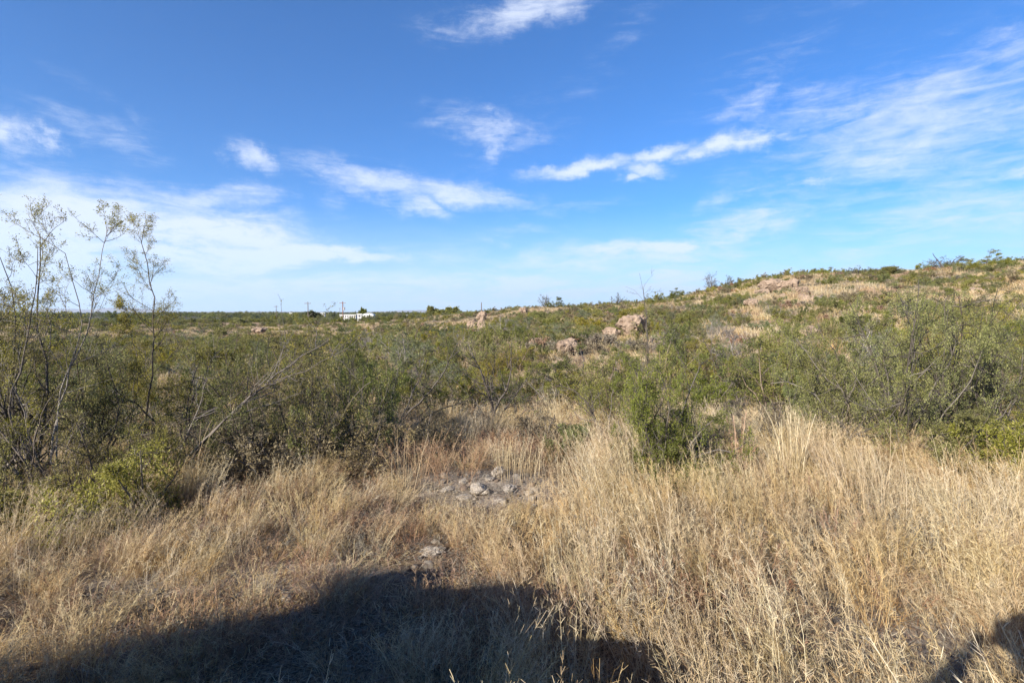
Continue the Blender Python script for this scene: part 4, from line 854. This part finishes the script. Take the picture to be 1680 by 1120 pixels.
pole('faint utility pole just left of the reddish one', 558, 505, 520, M_polew)
pole('utility pole tip showing over shrubs left of centre', 790, 496, 170, M_polew, arm=False)
# far mountains: a ridge at about 25 km, at the left
def mountains():
    m = simple('mountain_rock', (.19, .15, .13), .95, nscale=.002, var=.4)
    px = np.arange(-420, 1000, 6.); R0 = 26000.
    def prof(p): return .5 + 30 * np.exp(-((p + 20) / 34) ** 2) + 36 * np.exp(-((p + 120) / 60) ** 2) + 7 * np.exp(-((p - 205) / 60) ** 2) + 6 * np.exp(-((p - 90) / 50) ** 2) + 1.0 * np.exp(-((p - 420) / 120) ** 2) + 3.0 * np.exp(-((p - 690) / 60) ** 2)
    h = prof(px) + 2.2 * fbm(px / 40, px * 0 + 3, 4) * np.minimum(prof(px) / 8, 1.5)
    rows = []
    for k, (dr, f) in enumerate([(-5000, -.05), (-3200, .3), (-1600, .68), (0, 1.0), (1800, .6), (3600, 0)]):
        R = R0 + dr; rows.append(np.stack([(px - 840) / 840 * R, np.full(len(px), R), (h * f * (1 + (.25 * fbm(px / 14, px * 0 + k * 3., 3) if 0 < k < 3 else 0))) / 840 * R0 - (60 if f <= 0 else 0)], -1))
    V = np.stack(rows); n, k, _ = V.shape; i, j = np.meshgrid(np.arange(n - 1), np.arange(k - 1), indexing='ij')
    F = np.stack([i * k + j, i * k + j + 1, (i + 1) * k + j + 1, (i + 1) * k + j], -1).reshape(-1, 4)
    o = link('mountains', mesh_np('mountains', V.reshape(-1, 3), F, [m])); tag(o, kind='structure'); o['label'] = 'far blue mountains on the horizon at left'
mountains()

# ------------------------------------------------------------------ the car and the photographer behind the viewpoint (their shadows reach into the picture)
M_paint = simple('silver_paint', (.42, .43, .45), .3, .5, var=.03); M_glass = simple('car_glass', (.02, .025, .03), .08, 0., var=.02); M_rub = simple('tyre_rubber', (.02, .02, .02), .85)
M_lamp = simple('lamp_glass', (.7, .7, .68), .15); M_redlamp = simple('red_lamp_glass', (.4, .02, .02), .2); M_canvas = simple('bag_canvas', (.05, .06, .05), .85)
def build_car():
    cx_, cy_, ang = CAR; zg = .63
    e = link('parked_car', None, loc=(cx_, cy_, zg), rot=(0, 0, ang)); tag(e, 'silver estate car parked on the gravel road, casting the long shadow', 'car')
    Lh, hw = 2.25, .9
    # side profile, front is +x
    prof = [(-2.25, .42), (-2.28, .85), (-2.15, 1.02), (-1.95, 1.50), (-1.6, 1.62), (-.6, 1.68), (.25, 1.63), (.62, 1.50), (1.15, 1.07), (1.9, .95), (2.22, .78), (2.27, .42), (2.1, .26), (-2.1, .26)]; prof = [(x * 1.1, z) for x, z in prof]
    bm = bmesh.new(); rows = []
    def wid(x, z):
        w = hw - .05 * (abs(x) / 2.4) ** 4
        return w - .20 * max(0, z - .95) / .7
    for s in (-1, 1): rows.append([bm.verts.new((x, s * wid(x, z), z)) for x, z in prof])
    inner = [[bm.verts.new((x * .985, s * (wid(x, z) - .07), z + (.035 if z > 1.2 else .0))) for x, z in prof] for s in (-1, 1)]
    n = len(prof)
    for i in range(n):
        j = (i + 1) % n
        bm.faces.new((inner[0][i], inner[0][j], inner[1][j], inner[1][i])); bm.faces.new((rows[0][i], rows[0][j], inner[0][j], inner[0][i])); bm.faces.new((inner[1][i], inner[1][j], rows[1][j], rows[1][i]))
    bm.faces.new(rows[0][::-1]); bm.faces.new(rows[1]); done('body', bm, M_paint, e)
    for s in (-1, 1):
        for q in ([(-1.75, 1.08), (-1.62, 1.46), (-.72, 1.55), (-.72, 1.08)], [(-.66, 1.08), (-.66, 1.55), (.18, 1.53), (.88, 1.10)]):
            bm = bmesh.new(); a = [bm.verts.new((x, s * (wid(x, z) + .004), z)) for x, z in q]; b = [bm.verts.new((x, s * (wid(x, z) - .03), z)) for x, z in q]
            bm.faces.new(a); bm.faces.new(b[::-1]); [bm.faces.new((a[i], a[(i + 1) % 4], b[(i + 1) % 4], b[i])) for i in range(4)]; done('side_window', bm, M_glass, e)
        for X in (-1.38, 1.38):
            bm = bmesh.new(); bmesh.ops.create_cone(bm, segments=32, radius1=.33, radius2=.33, depth=.22, cap_ends=True); w = done('wheel', bm, M_rub, e, (X, s * .86, .325), (rad(90), 0, 0), bev=.03)
            bm = bmesh.new(); bmesh.ops.create_cone(bm, segments=20, radius1=.2, radius2=.17, depth=.02, cap_ends=True); done('rim', bm, M_metal, w, (0, 0, -s * .118))
        bm = bmesh.new(); box(bm, 2.2, 2.29, s * .62 - .16, s * .62 + .16, .62, .76); done('headlight', bm, M_lamp, e)
        bm = bmesh.new(); box(bm, -2.3, -2.2, s * .68 - .12, s * .68 + .12, .72, .92); done('tail_light', bm, M_redlamp, e)
        bm = bmesh.new(); box(bm, .62, .78, s * .98 - .10, s * .98 + .10, 1.06, 1.20); done('wing_mirror', bm, M_paint, e, bev=.03)
        bm = bmesh.new(); box(bm, -1.5, .1, s * .60 - .02, s * .60 + .02, 1.735, 1.765); done('roof_rail', bm, M_metal, e)
    for q, nm in (([(.66, 1.53), (1.13, 1.13)], 'windscreen'), ([(-2.10, 1.14), (-1.97, 1.48)], 'rear_window')):
        bm = bmesh.new(); (x0, z0), (x1, z1) = q; sg = .03 if nm == 'windscreen' else -.03
        a = [bm.verts.new(p) for p in ((x0 + sg, -.60, z0 + .03), (x0 + sg, .60, z0 + .03), (x1 + sg, .72, z1 + .03), (x1 + sg, -.72, z1 + .03))]; bm.faces.new(a); bmesh.ops.solidify(bm, geom=bm.faces[:], thickness=.02); done(nm, bm, M_glass, e)
    # unseen bag on the roof rails, added to give the car's shadow its bump
    bm = bmesh.new(); box(bm, -.38, .38, -.30, .30, 0, .26); bmesh.ops.bevel(bm, geom=bm.edges[:], offset=.09, segments=3, affect='EDGES'); bg_ = done('added_roof_bag', bm, M_canvas)
    bg_.location = e.matrix_basis @ Vector((ADDED_BAG[0], ADDED_BAG[1], 1.77)); bg_.rotation_euler = (0, 0, ang); tag(bg_, 'dark canvas bag added unseen on the silver car to shape its shadow', 'bag')
CAR = (-3.2, -.30, rad(8)); ADDED_BAG = (-1.6, .40)
build_car()
def skin(name, pts, edges, radii, m, parent, sub=2):
    me = bpy.data.meshes.new(name); me.from_pydata([Vector(p) for p in pts], edges, []); o = link(name, me, parent); me.materials.append(m)
    sk = o.modifiers.new('skin', 'SKIN'); sk.use_smooth_shade = True
    for v, r in zip(me.skin_vertices[0].data, radii): v.radius = (r, r) if not isinstance(r, tuple) else r
    me.skin_vertices[0].data[0].use_root = True
    ss = o.modifiers.new('subdivision', 'SUBSURF'); ss.levels = sub; ss.render_levels = sub; return o
def build_person():
    skinm = simple('skin', (.48, .30, .22), .55, var=.06); shirt = simple('shirt_cloth', (.12, .16, .24), .9); jeans = simple('jeans_cloth', (.07, .09, .14), .9); hair = simple('brown_hair', (.06, .035, .02), .8); shoe = simple('shoe_leather', (.06, .04, .03), .7); hatm = simple('hat_straw', (.5, .4, .25), .9)
    zg = .6; bx, by = -.11, -.40
    e = link('person', None, loc=(bx, by, zg)); tag(e, 'standing photographer in blue shirt and jeans holding a camera to the face', 'person')
    # one continuous body: pelvis, spine, neck, head, arms raised to the camera, legs
    P = [(0, 0, .93), (0, 0, 1.12), (0, .02, 1.32), (0, .02, 1.44), (0, .05, 1.56), (0, .09, 1.66), (0, .08, 1.74),
         (-.19, .02, 1.40), (-.50, .16, 1.27), (-.15, .30, 1.50), (.19, .02, 1.40), (.40, .12, 1.24), (.15, .30, 1.48),
         (-.10, 0, .86), (-.12, .03, .48), (-.13, 0, .09), (-.14, .14, .04), (.10, 0, .86), (.12, .03, .48), (.14, -.02, .09), (.16, .12, .04)]
    Ed = [(0, 1), (1, 2), (2, 3), (3, 4), (4, 5), (5, 6), (3, 7), (7, 8), (8, 9), (3, 10), (10, 11), (11, 12), (0, 13), (13, 14), (14, 15), (15, 16), (0, 17), (17, 18), (18, 19), (19, 20)]
    Rr = [(.16, .12), (.15, .11), (.18, .12), (.12, .09), .058, (.085, .105), (.07, .085), .085, .072, .045, .085, .072, .045, .095, .062, .045, .04, .095, .062, .045, .04]
    skin('body', P, Ed, Rr, shirt, e)
    skin('trousers', [(0, 0, .98), (0, 0, .88), (-.10, 0, .84), (-.12, .03, .48), (-.13, 0, .13), (.10, 0, .84), (.12, .03, .48), (.14, -.02, .13)], [(0, 1), (1, 2), (2, 3), (3, 4), (1, 5), (5, 6), (6, 7)], [(.175, .135), (.16, .13), .108, .078, .075, .108, .078, .075], jeans, e)
    bm = bmesh.new(); bmesh.ops.create_uvsphere(bm, u_segments=20, v_segments=14, radius=1); bmesh.ops.scale(bm, vec=(.078, .098, .115), verts=bm.verts); bmesh.ops.translate(bm, vec=(0, .095, 1.685), verts=bm.verts); done('face', bm, skinm, e, smooth_=True)
    for x in (-.03, .03):
        bm = bmesh.new(); bmesh.ops.create_uvsphere(bm, u_segments=10, v_segments=8, radius=.012); done('eye', bm, M_shade, e, (x, .186, 1.70), smooth_=True)
    bm = bmesh.new(); bmesh.ops.create_cone(bm, segments=8, radius1=.016, radius2=.006, depth=.05, cap_ends=True); done('nose', bm, skinm, e, (0, .195, 1.675), smooth_=True)
    bm = bmesh.new(); bmesh.ops.create_uvsphere(bm, u_segments=20, v_segments=12, radius=1); bmesh.ops.scale(bm, vec=(.088, .105, .10), verts=bm.verts); done('hair', bm, hair, e, (0, .075, 1.715), smooth_=True)
    # broad brimmed hat
    bm = bmesh.new(); n = 28; rings = [(.165, 0.0), (.10, .012), (.095, .09), (.06, .125), (.0, .125)]; vr = [[bm.verts.new((r * math.cos(6.2832 * i / n), r * 1.1 * math.sin(6.2832 * i / n), z)) for i in range(n)] for r, z in rings[:-1]]; top = bm.verts.new((0, 0, .12))
    for a, b in zip(vr, vr[1:]): [bm.faces.new((a[i], a[(i + 1) % n], b[(i + 1) % n], b[i])) for i in range(n)]
    [bm.faces.new((vr[-1][i], vr[-1][(i + 1) % n], top)) for i in range(n)]; bmesh.ops.solidify(bm, geom=bm.faces[:], thickness=.006); h = done('hat', bm, hatm, e, (0, .075, 1.755), smooth_=True)
    for s in (-1, 1):
        w = Vector((s * .15, .30, 1.50)); q = [tuple(w), (s * .105, .33, 1.535)]; skin('hand', q + [(s * .075, .345, 1.56)], [(0, 1), (1, 2)], [(.026, .020), (.036, .016), (.036, .014)], skinm, e, 2)
        for f, (dz, ln) in enumerate([(.030, .062), (.010, .07), (-.010, .066), (-.028, .052)]):
            b = Vector((s * .078, .345, 1.56 + dz)); skin('finger', [b, b + Vector((-s * ln * .4, .012, .004)), b + Vector((-s * ln * .75, .006, .004)), b + Vector((-s * ln, -.012, .002))], [(0, 1), (1, 2), (2, 3)], [.010, .009, .0085, .008], skinm, e, 1)
        b = Vector((s * .10, .325, 1.53)); skin('thumb', [b, b + Vector((-s * .02, -.022, .012)), b + Vector((-s * .045, -.030, .022))], [(0, 1), (1, 2)], [.012, .011, .009], skinm, e, 1)
    for s in (-1, 1):
        bm = bmesh.new(); box(bm, s * .14 - .05, s * .14 + .05, -.09, .19, 0, .10); done('shoe', bm, shoe, e, bev=.03)
    # the camera in the hands, its lens ending right behind the viewpoint
    cm = link('photo_camera', None, loc=(0, -.055, EYE - .01)); tag(cm, 'black photo camera held up by the photographer', 'camera')
    bm = bmesh.new(); box(bm, -.07, .07, -.055, -.005, -.05, .045); done('camera_body', bm, M_rub, cm, bev=.01)
    bm = bmesh.new(); bmesh.ops.create_cone(bm, segments=24, radius1=.036, radius2=.036, depth=.05, cap_ends=True); done('lens', bm, M_rub, cm, (0, .02, 0), (rad(90), 0, 0))
    bm = bmesh.new(); box(bm, -.025, .025, -.05, -.008, .046, .075); done('viewfinder', bm, M_rub, cm, bev=.008)
build_person()

# ------------------------------------------------------------------ air
def build_haze():
    bm = bmesh.new(); R_ = 42000; box(bm, -R_, R_, -R_, R_, -1, 0); bm.verts.ensure_lookup_table()
    for v in bm.verts: v.co.z = -70 if v.co.z < -.5 else 1500
    m = bpy.data.materials.new('haze_air'); m.use_nodes = True; t = m.node_tree; t.nodes.clear(); out = t.nodes.new('ShaderNodeOutputMaterial'); v = t.nodes.new('ShaderNodeVolumePrincipled')
    v.inputs['Color'].default_value = (.62, .78, 1, 1); v.inputs['Density'].default_value = HAZE; v.inputs['Anisotropy'].default_value = .1; t.links.new(v.outputs[0], out.inputs['Volume'])
    o = done('haze', bm, m); tag(o, 'thin blue haze in the distance', kind='stuff')
HAZE = 3.0e-5
build_haze()
